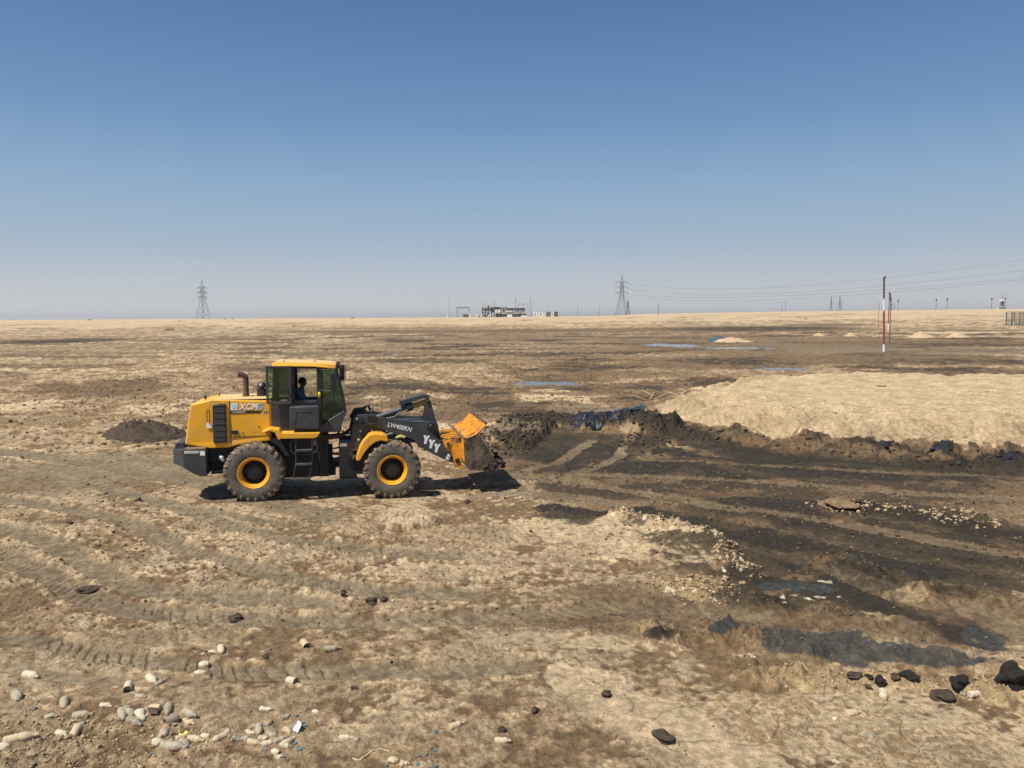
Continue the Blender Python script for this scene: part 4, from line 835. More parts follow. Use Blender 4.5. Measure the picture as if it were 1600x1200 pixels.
# ------------------------------------------------------------------ operator
def person():
    root = thing('person', (*(l2w(1.08, 0)), 2.14), PSI, 'seated driver in blue-grey work jacket holding the steering wheel in the loader cab', 'person')
    def skin(name, chains, m, sub=2):
        bm_v = []; ed = []; rad = []
        idx = {}
        for ch in chains:
            prev = None
            for (p, r) in ch:
                key = tuple(round(c, 4) for c in p)
                if key not in idx: idx[key] = len(bm_v); bm_v.append(p); rad.append(r)
                if prev is not None: ed.append((prev, idx[key]))
                prev = idx[key]
        me = bpy.data.meshes.new(name); me.from_pydata(bm_v, ed, []); me.update(); me.materials.append(M[m])
        o = bpy.data.objects.new(name, me); COL.objects.link(o); o.parent = root
        sk = o.modifiers.new('skin', 'SKIN'); sk.use_smooth_shade = True
        k_r = {'jacket': 1.22, 'trousers': 1.15}.get(name, 1.0)
        for i, r in enumerate(rad):
            me.skin_vertices[0].data[i].radius = (r*k_r, r*k_r) if not isinstance(r, tuple) else (r[0]*k_r, r[1]*k_r)
        me.skin_vertices[0].data[0].use_root = True
        sb = o.modifiers.new('sub', 'SUBSURF'); sb.levels = sub; sb.render_levels = sub; return o
    M['skin'] = mat('dark_brown_skin', (.075, .040, .024), .55)[0]; M['jacket'] = noise_mix('blue_grey_work_cloth', (.085, .125, .17), (.14, .17, .20), 9, .4, .7, .85, .95, bump=.01, bscale=14); M['hair'] = mat('black_hair', (.008, .007, .007), .8)[0]
    # head, neck, arms and hands are one skin surface
    P = (0, 0, .06)
    body = [[(P, .13), ((-.02, 0, .22), .125), ((-.02, 0, .40), .13), ((.02, 0, .50), .10), ((.05, 0, .565), .052), ((.075, 0, .62), .055), ((.085, 0, .68), (.082, .092)), ((.09, 0, .76), (.078, .09)), ((.085, 0, .81), (.05, .06))]]
    for s in (-1, 1):
        body.append([((.02, 0, .50), .10), ((.0, s*.14, .485), .06), ((.02, s*.20, .44), .05), ((.12, s*.22, .26), .042), ((.24, s*.19, .225), .036), ((.37, s*.15, .24), .026), ((.41, s*.145, .255), .028)])
        body.append([(P, .13), ((.06, s*.10, .05), .085), ((.40, s*.13, .08), .065), ((.50, s*.13, -.12), .05), ((.56, s*.13, -.36), .04), ((.62, s*.13, -.40), .035), ((.70, s*.13, -.40), .03)])
    b = skin('body', body, 'skin')
    for s in (-1, 1):
        for k in range(4): skin('finger', [[((.42, s*.145+(k-1.5)*.02, .262), .010), ((.455, s*.145+(k-1.5)*.02, .262), .009), ((.478, s*.145+(k-1.5)*.02, .238), .008), ((.462, s*.145+(k-1.5)*.02, .218), .007)]], 'skin', 1)
        skin('thumb', [[((.40, s*.145-s*.028, .245), .011), ((.425, s*.145-s*.045, .232), .010), ((.445, s*.145-s*.045, .222), .008)]], 'skin', 1)
    jk = [[((0, 0, .04), .150), ((-.02, 0, .22), (.142, .165)), ((-.02, 0, .40), (.14, .17)), ((.01, 0, .49), .105), ((.035, 0, .535), .068)]]
    for s in (-1, 1): jk.append([((.01, 0, .49), .105), ((-.005, s*.145, .485), .074), ((.02, s*.205, .44), .066), ((.12, s*.225, .26), .056), ((.24, s*.195, .225), .048), ((.345, s*.158, .24), .037)])
    skin('jacket', jk, 'jacket')
    tr_ = []
    for s in (-1, 1): tr_.append([((0, 0, .04), .14), ((.06, s*.10, .05), .098), ((.40, s*.13, .08), .078), ((.50, s*.13, -.12), .062), ((.555, s*.13, -.33), .052)])
    skin('trousers', tr_, 'jacket')
    hair = MB(); vs = []; fs = []; n, m_ = 20, 10
    for i in range(m_+1):
        th = math.pi*.60*i/m_
        for k in range(n):
            a = 2*math.pi*k/n; fwd = math.cos(a); cut = 1.0-(.30*max(0, fwd))
            t2 = th*cut; vs.append((.078+.115*math.sin(t2)*math.cos(a)*.98, .100*math.sin(t2)*math.sin(a), .725+.128*math.cos(t2)))
    for i in range(m_):
        for k in range(n): fs.append((i*n+k, i*n+(k+1) % n, (i+1)*n+(k+1) % n, (i+1)*n+k))
    hair.add(vs, fs, True); h = hair.build('hair', 'hair', root); sm = h.modifiers.new('solid', 'SOLIDIFY'); sm.thickness = .012
    MB().add([(.165, -.018, .675), (.165, .018, .675), (.205, 0, .68), (.172, -.012, .725), (.172, .012, .725)], [(0, 1, 2), (0, 2, 3), (1, 4, 2), (2, 4, 3), (0, 3, 4, 1)], True).build('nose', 'skin', root)
    for s in (-1, 1):
        MB().tube([(.075, s*.088, .66), (.07, s*.10, .68), (.07, s*.102, .71), (.085, s*.092, .725)], .010, 8).build('ear', 'skin', root)
        MB().lathe_y([(0, -.012), (.009, -.008), (.012, 0), (.009, .008), (0, .012)], .160, .715, 10, y0=s*.033).build('eye', 'hub', root)
    MB().tube([(.158, -.025, .642), (.168, 0, .640), (.158, .025, .642)], .007, 8).build('mouth', 'rust', root)
    MB().prism([(.02, .33), (.03, .40), (.09, .39), (.085, .325)], -.175, -.165).build('badge', 'rust', root)
person()
# load in the bucket
def lumpy(name, pts, r, m, n=1, seed=0, **kw):
    mb = MB(); rn = random.Random(seed)
    for (p, q) in pts:
        bm = bmesh.new(); bmesh.ops.create_icosphere(bm, subdivisions=n, radius=1)
        f = [rn.uniform(-1, 1) for _ in range(12)]
        for v in bm.verts:
            c = v.co; d = 1+.28*math.sin(3.1*c.x+f[0]*4)*math.cos(2.7*c.y+f[1]*4)+.2*math.sin(5.3*c.z+f[2]*5+c.x*3)+rn.uniform(-.10, .10)*(.25 if n > 2 else 1); v.co = c*d
        sx, sy, sz = (rn.uniform(.75, 1.25) for _ in range(3)); a = rn.uniform(0, 6.28)
        vs = [(p[0]+q*(v.co.x*sx*math.cos(a)-v.co.y*sy*math.sin(a)), p[1]+q*(v.co.x*sx*math.sin(a)+v.co.y*sy*math.cos(a)), p[2]+q*.8*sz*v.co.z) for v in bm.verts]
        mb.add(vs, [tuple(v.index for v in f_.verts) for f_ in bm.faces], r); bm.free()
    return mb.build(name, m, **kw)
rn = random.Random(5); pts = []
for k in range(230):
    t = rn.random(); x = 5.35+.85*t; zt = .66+.52*(1-t)**.8+.05*math.sin(x*9); y = rn.uniform(-1.15, 1.15); pts.append(((x, y, rn.uniform(.62, zt)), rn.uniform(.05, .12)))
for k in range(60): pts.append(((6.12+rn.random()*.18, rn.uniform(-1.15, 1.15), rn.uniform(.55, .80)), rn.uniform(.03, .08)))
for k in range(40): pts.append(((5.7+rn.random()*.35, rn.uniform(-1.25, -1.18), rn.uniform(.54, .72)), rn.uniform(.02, .05)))
pts = [((*l2w(p[0], p[1]), p[2]), q) for p, q in pts]
ml = lumpy('mud_load', pts, True, 'darksoil', 2, 3); tag(ml, 'dark wet mud heaped in the loader bucket and hanging over its lip', 'mud')
# ------------------------------------------------------------------ far background
def far_xy(px, depth, py=495):
    r = ray(px, py); t = depth/r[1]; return cC[0]+r[0]*t, cC[1]+r[1]*t
def z_at_px(px, py, depth):
    r = ray(px, py); t = depth/r[1]; return cC[2]+r[2]*t
M['galv'] = mat('galvanised_steel', (.20, .20, .195), .6, .3)[0]; M['darksteel'] = noise_mix('weathered_dark_steel', (.045, .047, .05), (.10, .095, .085), .5, .4, .6, .6, .8)
M['cream'] = noise_mix('cream_cladding', (.62, .58, .48), (.50, .46, .38), .4, .4, .6, .7, .8); M['paint_white'] = noise_mix('dusty_white_paint', (.75, .75, .72), (.60, .58, .52), 1.2, .45, .7, .5, .7)
M['teal'] = mat('grey_green_cladding', (.13, .17, .165), .7)[0]; M['wire'] = mat('power_wire', (.12, .12, .125), .6)[0]
M['polered'] = noise_mix('red_pole_paint', (.28, .035, .025), (.20, .04, .03), 2, .4, .7, .6, .8); M['maroon'] = noise_mix('faded_maroon_paint', (.11, .025, .03), (.07, .025, .028), 2, .4, .7, .6, .8)
M['brownpole'] = noise_mix('rusty_pole', (.12, .055, .04), (.08, .04, .03), 3, .4, .7, .7, .9); M['bush'] = noise_mix('dry_scrub', (.085, .072, .04), (.14, .11, .065), 5, .4, .6, .9, .95)
def seg(mb, a, b, t):
    a = Vector(a); b = Vector(b); d = (b-a); L = d.length
    if L < 1e-4: return
    d.normalize(); u = d.orthogonal().normalized()*t; v = d.cross(u)
    q = [a+u, a+v, a-u, a-v, b+u, b+v, b-u, b-v]
    mb.add(q, [(0, 1, 5, 4), (1, 2, 6, 5), (2, 3, 7, 6), (3, 0, 4, 7)])
def pylon(name, px, depth, ytop, rz, base, waist, label, arms=((.80, 6.2), (.68, 6.6), (.555, 6.2)), th=.20, group=None):
    x, y = far_xy(px, depth); z0 = float(zfar(np.array([x]), np.array([y]))[0])-.3; H = z_at_px(px, ytop, depth)-z0
    root = thing(name, (x, y, z0), rz, label, 'pylon', group)
    wz = arms[-1][0]*H*.92
    def wd(z): return base+(waist-base)*min(z/wz, 1) if z < wz else waist*(1-.35*(z-wz)/(H*arms[0][0]-wz+.01)) if z < H*arms[0][0] else waist*.65*max(0, (H-z)/(H-H*arms[0][0]))
    for k in range(4):
        sx = (1, 1, -1, -1)[k]; sy = (1, -1, -1, 1)[k]; mb = MB(); prev = None
        for z in (0, wz, H*arms[0][0]):
            w_ = wd(z)/2; p = (sx*w_, sy*w_, z)
            if prev: seg(mb, prev, p, th)
            prev = p
        mb.build('leg', 'galv', root)
    br = MB(); zs = [0]; 
    while zs[-1] < H*arms[0][0]: zs.append(zs[-1]+max(wd(zs[-1])*.85, 1.5))
    zs[-1] = H*arms[0][0]
    for i in range(len(zs)-1):
        a, b = zs[i], zs[i+1]; wa, wb = wd(a)/2, wd(b)/2
        for (p, q) in (((1, 1), (1, -1)), ((1, -1), (-1, -1)), ((-1, -1), (-1, 1)), ((-1, 1), (1, 1))):
            seg(br, (p[0]*wa, p[1]*wa, a), (q[0]*wb, q[1]*wb, b), th*.55); seg(br, (q[0]*wa, q[1]*wa, a), (p[0]*wb, p[1]*wb, b), th*.55); seg(br, (p[0]*wb, p[1]*wb, b), (q[0]*wb, q[1]*wb, b), th*.5)
    br.build('bracing', 'galv', root)
    pk = MB(); w_ = wd(H*arms[0][0])/2
    for sx in (1, -1):
        for sy in (1, -1): seg(pk, (sx*w_, sy*w_, H*arms[0][0]), (0, 0, H), th*.8)
    for f in (.3, .6):
        ww = w_*(1-f); zz = H*arms[0][0]+(H-H*arms[0][0])*f
        for p, q in (((1, 1), (1, -1)), ((1, -1), (-1, -1)), ((-1, -1), (-1, 1)), ((-1, 1), (1, 1))): seg(pk, (p[0]*ww, p[1]*ww, zz), (q[0]*ww, q[1]*ww, zz), th*.5)
    pk.build('peak', 'galv', root)
    for f, ln in arms:
        am = MB(); z = f*H; w_ = wd(z)/2
        for s in (1, -1):
            for sy in (1, -1): seg(am, (s*w_, sy*w_, z-.4), (s*ln, 0, z), th*.6); seg(am, (s*w_, sy*w_, z+1.2), (s*ln, 0, z), th*.6)
            for q in (.33, .66): seg(am, (s*(w_+(ln-w_)*q), -w_*(1-q), z), (s*(w_+(ln-w_)*q), w_*(1-q), z), th*.4); seg(am, (s*(w_+(ln-w_)*q), 0, z), (s*(w_+(ln-w_)*q), 0, z+1.2*(1-q)), th*.4)
        ar = am.build('cross_arm', 'galv', root)
        for s in (1, -1): MB().tube([(s*ln, 0, z), (s*ln, 0, z-2.2)], .22, 6).build('insulator', 'darksteel', ar)
    return root, H, z0, (x, y)
PA, HA, ZA, XA = pylon('lattice_pylon', 971.5, 800, 427.5, math.radians(8), 11, 3.4, 'tall grey lattice pylon with wide legs, right of the far plant', th=.20)
pylon('lattice_pylon', 981, 1500, 466, math.radians(70), 8, 3.2, 'short narrow lattice pylon close behind the wide-legged pylon', th=.36)
pylon('lattice_pylon', 317.5, 800, 437, math.radians(68), 10, 3.4, 'lone grey lattice pylon on the left part of the horizon', th=.20)
pylon('lattice_pylon', 1298, 1500, 461.5, math.radians(75), 6, 2.6, 'lattice pylon of the far pair, the slightly shorter left one', th=.28, group='far pair of pylons')
pylon('lattice_pylon', 1311.5, 1500, 459.5, math.radians(75), 6, 2.6, 'lattice pylon of the far pair, the slightly taller right one', th=.28, group='far pair of pylons')
# power lines rising to the right
def wire(A, pB, depthB, sag, label, px_pts=None):
    x, y = far_xy(pB[0], depthB); B = Vector((x, y, z_at_px(pB[0], pB[1], depthB))); A = Vector(A)
    mb = MB(); pts = []
    for i in range(61):
        t = i/60; p = A.lerp(B, t); p.z -= 4*sag*t*(1-t); pts.append(p)
    mb.tube(pts, [.085*(1-.55*i/60) for i in range(61)], 5); o = mb.build('power_line', 'wire'); tag(o, label, 'power line', 'power lines rising to the right'); return pts
ca_, sa_ = math.cos(math.radians(8)), math.sin(math.radians(8))
WIRES = [(.80, 1, 6.2, (1971.7, 341.4), 289.5, 13.4, 'topmost power line running from the wide-legged pylon to the right edge'),
         (.68, 1, 6.6, (2026.3, 362.6), 230.2, 11.0, 'second power line from the top running to the right edge'),
         (.555, 1, 6.2, (2043.4, 383.8), 245.4, 8.4, 'third power line from the top running to the right edge'),
         (.555, -1, 6.2, (1891.5, 402.6), 222.4, 9.3, 'lowest power line running to the right edge')]
for (fr, s, ln, pB, dB, sg, lab) in WIRES:
    A = (XA[0]+s*ln*ca_, XA[1]+s*ln*sa_, ZA+fr*HA-2.1); wire(A, pB, dB, sg, lab)
# poles and masts
def pole(name, px, depth, ytop, r, m, label, cat='pole', extra=None, group=None, ybase=None):
    x, y = far_xy(px, depth); z0 = float(zfar(np.array([x]), np.array([y]))[0])
    if depth < 60: z0 = zat(x, y)
    H = z_at_px(px, ytop, depth)-z0; root = thing(name, (x, y, z0-.2), 0, label, cat, group)
    MB().tube([(0, 0, 0), (0, 0, H+.2)], [r*1.15, r*.8], 8).build('mast', m, root)
    if extra: extra(root, H+.2, r)
    return root, H
def lamp_head(root, H, r):
    MB().tube([(0, 0, H-.3), (0, 0, H+.5)], .12, 6).build('bracket', 'darksteel', root)
    for s in (-1, 1): MB().box(-.22+s*.26, .22+s*.26, -.3, .3, H-1.5, H+.1).build('lamp_head', 'darksteel', root, bevel=.05)
def cross_head(root, H, r):
    MB().box(-1.0, 1.0, -.07, .07, H-.7, H-.55).build('cross_arm', 'darksteel', root)
    for s in (-.9, 0, .9): MB().tube([(s, 0, H-.55), (s, 0, H-.2)], .07, 6).build('insulator', 'darksteel', root)
gl = 'lamp posts along the far ridge'
for px, d, yt, lab in ((1402.5, 620, 468.5, 'slim lamp post on the ridge just right of the ring-bearing pole'), (1462, 620, 467, 'lamp post on the ridge, left one of the close middle pair'), (1479, 620, 466.5, 'lamp post on the ridge, right one of the close middle pair'),
                       (1548.5, 600, 466, 'lamp post on the ridge just left of the small white tower'), (1569.5, 600, 465.5, 'lamp post on the ridge standing against the small white tower')):
    pole('lamp_post', px, d, yt, .15, 'darksteel', lab, 'lamp post', lamp_head, gl)
gp_ = 'utility poles on the far plain'
for px, d, yt, lab in ((1221, 900, 472, 'thin utility pole on the horizon, left one of two at the far middle right'), (1227, 900, 470, 'thin utility pole on the horizon, right one of two at the far middle right'), (1307, 1100, 470.5, 'short thin pole standing between the far pair of pylons'), (1315, 900, 469, 'thin pole just right of the far pair of pylons'),
                       (902.5, 800, 477, 'thin pole just right of the far plant'), (936.5, 900, 478, 'thin pole between the far plant and the wide-legged pylon')):
    pole('utility_pole', px, d, yt, .16, 'darksteel', lab, 'pole', cross_head, gp_)
pole('slim_pole', 1028.3, 470, 471.5, .14, 'brownpole', 'bare slim pole on the plain to the right of the wide-legged pylon', 'pole')
pole('slim_pole', 1373, 215, 473, .055, 'brownpole', 'bare thin pole just left of the red and white pole', 'pole')
# red and white pole
c = gp(1381, 550); dpt = c[1]; zt = z_at_px(1382, 433, dpt); zb_ = float(zat(c[0], c[1]))-.1
rw = thing('warning_pole', (c[0], c[1], zb_), 0, 'tall pole banded red and white on the wet flat at the right', 'pole')
sc_ = (zt-zb_)/117.
for (a, b, m, r) in ((550, 537, 'paint_white', .13), (537, 487.5, 'polered', .115), (487.5, 484.5, 'tansoil', .10), (484.5, 466, 'paint_white', .105), (466, 434.5, 'maroon', .105)):
    MB().tube([(0, 0, (550-a)*sc_-(.1 if a == 550 else 0)), (0, 0, (550-b)*sc_)], r, 12).build('band', m, rw)
MB().tube([(-.02, 0, zt-zb_-.15), (.10, 0, zt-zb_-.02), (.22, 0, zt-zb_+.06)], [.13, .14, .07], 8).build('cap', 'maroon', rw)
rw.rotation_euler[1] = -math.radians(1.9)
# two poles behind it
r2, H2 = pole('hooked_pole', 1388.5, 200, 456, .10, 'maroon', 'pole with a hooked dark head right behind the red and white pole', 'pole')
MB().tube([(-.25, 0, H2-.3), (0, 0, H2+.1), (.25, 0, H2-.5), (.28, 0, H2-2.2)], [.08, .16, .18, .12], 8).build('hooked_head', 'darksteel', r2)
MB().tube([(0, 0, .2), (0, 0, 1.9)], .16, 8).build('white_foot', 'paint_white', r2); MB().tube([(0, 0, 1.9), (0, 0, 5.6)], .14, 8).build('red_band', 'polered', r2)
r3, H3 = pole('ring_pole', 1391.3, 125, 464, .065, 'brownpole', 'rusty thin pole with a round ring fixed to its side', 'pole')
MB().tube([(.02+.33+.33*math.cos(a), 0, H3-1.35+.33*math.sin(a)) for a in np.linspace(0, 2*math.pi, 25)], .035, 6, cap=False).build('ring', 'darksteel', r3)
MB().tube([(0, 0, H3-1.8), (0, 0, H3+.15)], .10, 8).build('upper_sleeve', 'darksteel', r3)
# small white tower on the right horizon
x, y = far_xy(1565.3, 900); z0 = float(zfar(np.array([x]), np.array([y]))[0]); tw = thing('observation_tower', (x, y, z0+1.0), 0, 'small white tower with a wide dark foot on the right horizon', 'tower')
MB().add([(-6.5, -5, 0), (6.5, -5, 0), (6.5, 5, 0), (-6.5, 5, 0), (-2, -2, 3.2), (2, -2, 3.2), (2, 2, 3.2), (-2, 2, 3.2)], [(0, 1, 5, 4), (1, 2, 6, 5), (2, 3, 7, 6), (3, 0, 4, 7), (4, 5, 6, 7)]).build('base', 'darksteel', tw)
mb = MB()
for s in (-1, 1):
    for q in (-1, 1): seg(mb, (s*1.9, q*1.9, 3), (s*1.3, q*1.3, 11.5), .22); seg(mb, (s*1.9, q*1.9, 3), (-s*1.3, q*1.3, 11.5), .16)
mb.build('legs', 'galv', tw); MB().box(-2.3, 2.3, -2.3, 2.3, 10.6, 12.6).build('platform', 'paint_white', tw); MB().box(-1.1, 1.1, -1.1, 1.1, 5.6, 10.6).build('column', 'darksteel', tw)
mb = MB(); seg(mb, (0, 0, 12.6), (0, 0, 19), .22); seg(mb, (-.6, 0, 15), (.6, 0, 15), .14); mb.build('aerial', 'darksteel', tw)
for s in (-1, 1): MB().box(s*5-.6, s*5+.6, -.8, .8, 1.2, 3.0).build('box', 'paint_white', tw)
# wire cage on the right edge
c = gp(1598, 508.5); cg = thing('wire_cage', (c[0], c[1], float(zat(c[0], c[1]))), 0, 'dark wire-mesh cage round a white fitting at the right edge', 'cage'); q = c[1]/1200
for xx in (-17.5, -5, 9): 
    for yy in (0, 2.5): MB().tube([(xx*q, yy, -.2), (xx*q, yy, 21*q)], .14, 6).build('post', 'darksteel', cg)
mb = MB()
for k in range(11):
    zz = .3+k*2*q
    for yy in (0, 2.5): seg(mb, (-17.5*q, yy, zz), (9*q, yy, zz), .035)
for k in range(14):
    for yy in (0, 2.5): seg(mb, (-17.5*q+k*2*q, yy, 0), (-17.5*q+k*2*q, yy, 20.5*q), .035)
mb.build('mesh_panel', 'galv', cg)
wf = MB(); wf.tube([(-8*q, 1.2, 0), (-8*q, 1.2, 6*q)], .35, 10); wf.tube([(-10*q, 1.2, 2*q), (-5*q, 1.2, 2.4*q)], .4, 10); wf.build('valve', 'paint_white', cg)
# the plant
FD = 650.; 
def fx(zx): return far_xy(690+zx/8.42, FD)[0]
Fy = FD
def fz(zy): return z_at_px(780, 470+zy/8.42, FD)
zg = float(zfar(np.array([fx(750)]), np.array([FD]))[0]); zsh = zg-fz(240)
def FZ(zy): return fz(zy)+zsh
pr = thing('pipe_rack', (fx(820), FD, zg), 0, 'dark multi-level steel pipe rack building of the far plant', 'industrial plant')
ox = fx(820)
def fb(name, x0, x1, y0, y1, m, parent, d0=0, d1=10): return MB().box(fx(x0)-ox, fx(x1)-ox, d0, d1, max(FZ(y1)-zg, -.4), FZ(y0)-zg).build(name, m, parent)
mb = MB()
for k in range(15):
    xx = fx(535+k*40)-ox
    for d in (0, 6, 12): seg(mb, (xx, d, 0), (xx, d, FZ(112 if k < 8 else 125)-zg), .32)
for zy in (125, 150, 175):
    for d in (0, 6, 12): seg(mb, (fx(530)-ox, d, FZ(zy)-zg), (fx(1100)-ox, d, FZ(zy)-zg), .34)
for k in range(14):
    xx = fx(535+k*40)-ox; xn = fx(575+k*40)-ox; seg(mb, (xx, 0, FZ(150)-zg), (xn, 0, FZ(125)-zg), .2); 
    if k % 2: seg(mb, (xx, 0, FZ(175)-zg), (xn, 0, FZ(150)-zg), .2)
mb.build('frame', 'darksteel', pr)
fb('upper_block', 645, 765, 108, 178, 'darksteel', pr, 2, 9); fb('roof_deck', 640, 830, 120, 128, 'darksteel', pr, -1, 12); fb('duct', 860, 1100, 128, 148, 'darksteel', pr, 2, 9); fb('duct', 545, 640, 132, 150, 'darksteel', pr, 3, 9)
MB().prism([(fx(640)-ox, FZ(128)-zg), (fx(690)-ox, FZ(104)-zg), (fx(760)-ox, FZ(108)-zg), (fx(850)-ox, FZ(128)-zg)], 0, 10).build('sloping_roof', 'darksteel', pr)
fb('white_cabin', 705, 775, 142, 182, 'paint_white', pr, -2, 2); fb('white_duct', 840, 925, 160, 172, 'paint_white', pr, -2, 2); fb('white_duct', 775, 825, 138, 148, 'galv', pr, -1, 2)
fb('lower_hall', 712, 1110, 198, 240, 'teal', pr, 0, 11); fb('parapet', 700, 1135, 185, 197, 'cream', pr, -1, 12); fb('door', 862, 930, 205, 240, 'paint_white', pr, -1.2, 0); fb('low_wall', 1045, 1110, 220, 240, 'paint_white', pr, -2, -.6)
fb('dark_bay', 560, 640, 190, 240, 'darksteel', pr, 1, 9)
rn = random.Random(9)
for k in range(16):
    a = rn.uniform(560, 720) if k < 9 else rn.uniform(1100, 1190); w_ = rn.uniform(8, 22); h0 = rn.uniform(180, 228); fb('equipment', a, a+w_, h0, min(240, h0+rn.uniform(12, 50)), rn.choice(['paint_white', 'darksteel', 'galv', 'cream']), pr, -3, 0)
mb = MB()
for k in range(4): xx = fx(570+k*28)-ox; seg(mb, (xx, 4, FZ(125)-zg), (xx, 4, FZ(68)-zg), .12)
seg(mb, (fx(570)-ox, 4, FZ(70)-zg), (fx(654)-ox, 4, FZ(70)-zg), .12); mb.build('rooftop_frame', 'galv', pr)
MB().box(fx(605)-ox, fx(625)-ox, 2, 5, FZ(125)-zg, FZ(90)-zg).build('stack', 'darksteel', pr); MB().box(fx(835)-ox, fx(855)-ox, 2, 5, FZ(128)-zg, FZ(108)-zg).build('stack', 'darksteel', pr)
# four lightning masts
for zx, zy, w_, lab in ((548, 28, 1.0, 'leftmost mast of the far plant, at the left end of the pipe rack'), (692, 20, .8, 'thin mast rising through the upper block of the far plant'), (975, -12, 2.0, 'tall tapered lattice mast in front of the far pipe rack'), (1168, -16, 2.0, 'tall tapered lattice mast at the right end of the far pipe rack')):
    rt = thing('lightning_mast', (fx(zx), FD-4, zg), 0, lab, 'mast', 'masts of the far plant'); Ht = FZ(zy)-zg
    mb = MB(); n = 12
    for s in (-1, 1):
        for q in (-1, 1): seg(mb, (s*w_*.5, q*w_*.5, 0), (0, 0, Ht), .13)
    for k in range(n):
        a = k/n; b = (k+1)/n; seg(mb, (-w_*.5*(1-a), -w_*.5*(1-a), a*Ht), (w_*.5*(1-b), -w_*.5*(1-b), b*Ht), .09)
    mb.build('lattice', 'galv', rt)
bs = thing('busbar_frame', (fx(1070), FD+2, zg), 0, 'thin busbar frame with insulators between the two tall plant masts', 'frame')
mb = MB()
for zx in (1013, 1070, 1125): seg(mb, (fx(zx)-fx(1070), 0, 0), (fx(zx)-fx(1070), 0, FZ(64)-zg), .10)
seg(mb, (fx(1005)-fx(1070), 0, FZ(72)-zg), (fx(1130)-fx(1070), 0, FZ(72)-zg), .10); mb.build('frame', 'galv', bs)
for zx in (1013, 1070, 1125): MB().box(fx(zx)-fx(1070)-.4, fx(zx)-fx(1070)+.4, -.4, .4, FZ(78)-zg, FZ(64)-zg).build('insulator', 'darksteel', bs)
gy = thing('gantry', (fx(283), FD, zg), 0, 'square steel portal gantry standing left of the far plant', 'gantry'); o0 = fx(283)
for zx in (208, 358):
    mb = MB()
    for s in (-.5, .5): seg(mb, (fx(zx)-o0+s, 0, 0), (fx(zx)-o0+s*.7, 0, FZ(112)-zg), .16)
    for k in range(8): seg(mb, (fx(zx)-o0-.5, 0, k*1.2), (fx(zx)-o0+.5, 0, k*1.2+1.2), .08)
    mb.build('column', 'galv', gy)
MB().box(fx(205)-o0, fx(361)-o0, -.5, .5, FZ(118)-zg, FZ(106)-zg).build('beam', 'galv', gy)
for zx in (245, 283, 320): MB().tube([(fx(zx)-o0, 0, FZ(116)-zg), (fx(zx)-o0, 0, FZ(145)-zg)], .14, 6).build('insulator', 'darksteel', gy)
def shed(zx0, zx1, zy0, zy1, m, label, cat='container', name='container', d=6, mroof=None):
    x0, x1 = fx(zx0), fx(zx1); rt = thing(name, ((x0+x1)/2, FD-6, zg), 0, label, cat); h = FZ(zy0)-FZ(zy1); b = FZ(zy1)-zg; w_ = (x1-x0)/2
    MB().box(-w_, w_, 0, d, -.5, b+h).build('body', m, rt)
    MB().box(-w_-.1, w_+.1, -.1, d+.1, b+h, b+h+.25).build('roof', mroof or m, rt); MB().box(-w_*.25, w_*.25, -.05, 0, b, b+h*.7).build('door', 'darksteel' if m != 'darksteel' else 'galv', rt)
shed(362, 390, 192, 236, 'paint_white', 'small white cabin between the gantry and the far plant'); shed(458, 540, 208, 240, 'cream', 'low cream hut at the left foot of the far plant', 'hut', 'hut', 8, 'paint_white')
shed(1202, 1252, 172, 232, 'paint_white', 'tall white cabin just right of the far plant'); shed(1270, 1333, 180, 224, 'paint_white', 'wide white tank-like container right of the far plant'); shed(1343, 1364, 180, 222, 'paint_white', 'narrow white container beside the grey-green one')
shed(1376, 1430, 178, 222, 'teal', 'grey-green container in the row right of the far plant'); shed(1436, 1474, 182, 226, 'paint_white', 'last white container in the row right of the far plant'); shed(1480, 1524, 178, 200, 'darksteel', 'low dark container at the right end of the plant row')
shed(290, 355, 205, 240, 'darksteel', 'low dark machinery under the right side of the gantry', 'machinery', 'machinery'); shed(78, 92, 182, 212, 'paint_white', 'tiny white kiosk left of the gantry', 'kiosk', 'kiosk', 2)
pole('slim_pole', 701, 640, 466, .07, 'galv', 'very thin pale mast just left of the gantry', 'mast')
shed(-2560, -2548, 225, 244, 'paint_white', 'tiny white kiosk on the left horizon right of the lone pylon', 'kiosk', 'kiosk', 2)
# dry scrub on the far plain
def bush(px, py, wpx, hpx, lab):
    c = gp(px, py); q = c[1]/1200; rn = random.Random(int(px)); mb = MB(); R_ = wpx*q/2; H_ = hpx*q
    for k in range(160):
        a = rn.uniform(0, 6.28); r = R_*math.sqrt(rn.random()); x = r*math.cos(a); y = r*math.sin(a)*.7; z = H_*rn.random()*(1-(r/R_)**2*.7); s = R_*.16
        p = [Vector((x+rn.uniform(-s, s), y+rn.uniform(-s, s), z+rn.uniform(-s, s)*.8)) for _ in range(3)]; mb.add(p, [(0, 1, 2)])
    o = mb.build('scrub_bush', 'bush', loc=(c[0], c[1], zat(c[0], c[1])-.05)); tag(o, lab, 'bush', 'dry bushes on the far plain')
for a in ((265, 516, 16, 4, 'wide flat dry bush on the plain left of the lone pylon'), (352, 499.3, 5, 2.6, 'tiny dark bush on the horizon just right of the lone pylon'), (364, 499.2, 5, 2.2, 'tiny dark bush on the horizon, second one right of the lone pylon'), (376, 512, 5, 2, 'tiny dark bush on the plain below and right of the lone pylon'), (459, 511.5, 7, 2, 'low dark bush on the plain above the loader cab'),
          (551, 497.3, 6, 2.6, 'tiny dark bush on the horizon above the loader arm'), (280, 503, 5, 3.5, 'small upright bush left of the foot of the lone pylon'), (140, 500.5, 7, 2.2, 'tiny dark bush on the far left horizon'), (1259, 498.5, 5, 2, 'tiny dark bush beside the pale track below the far pair of pylons')): bush(*a)
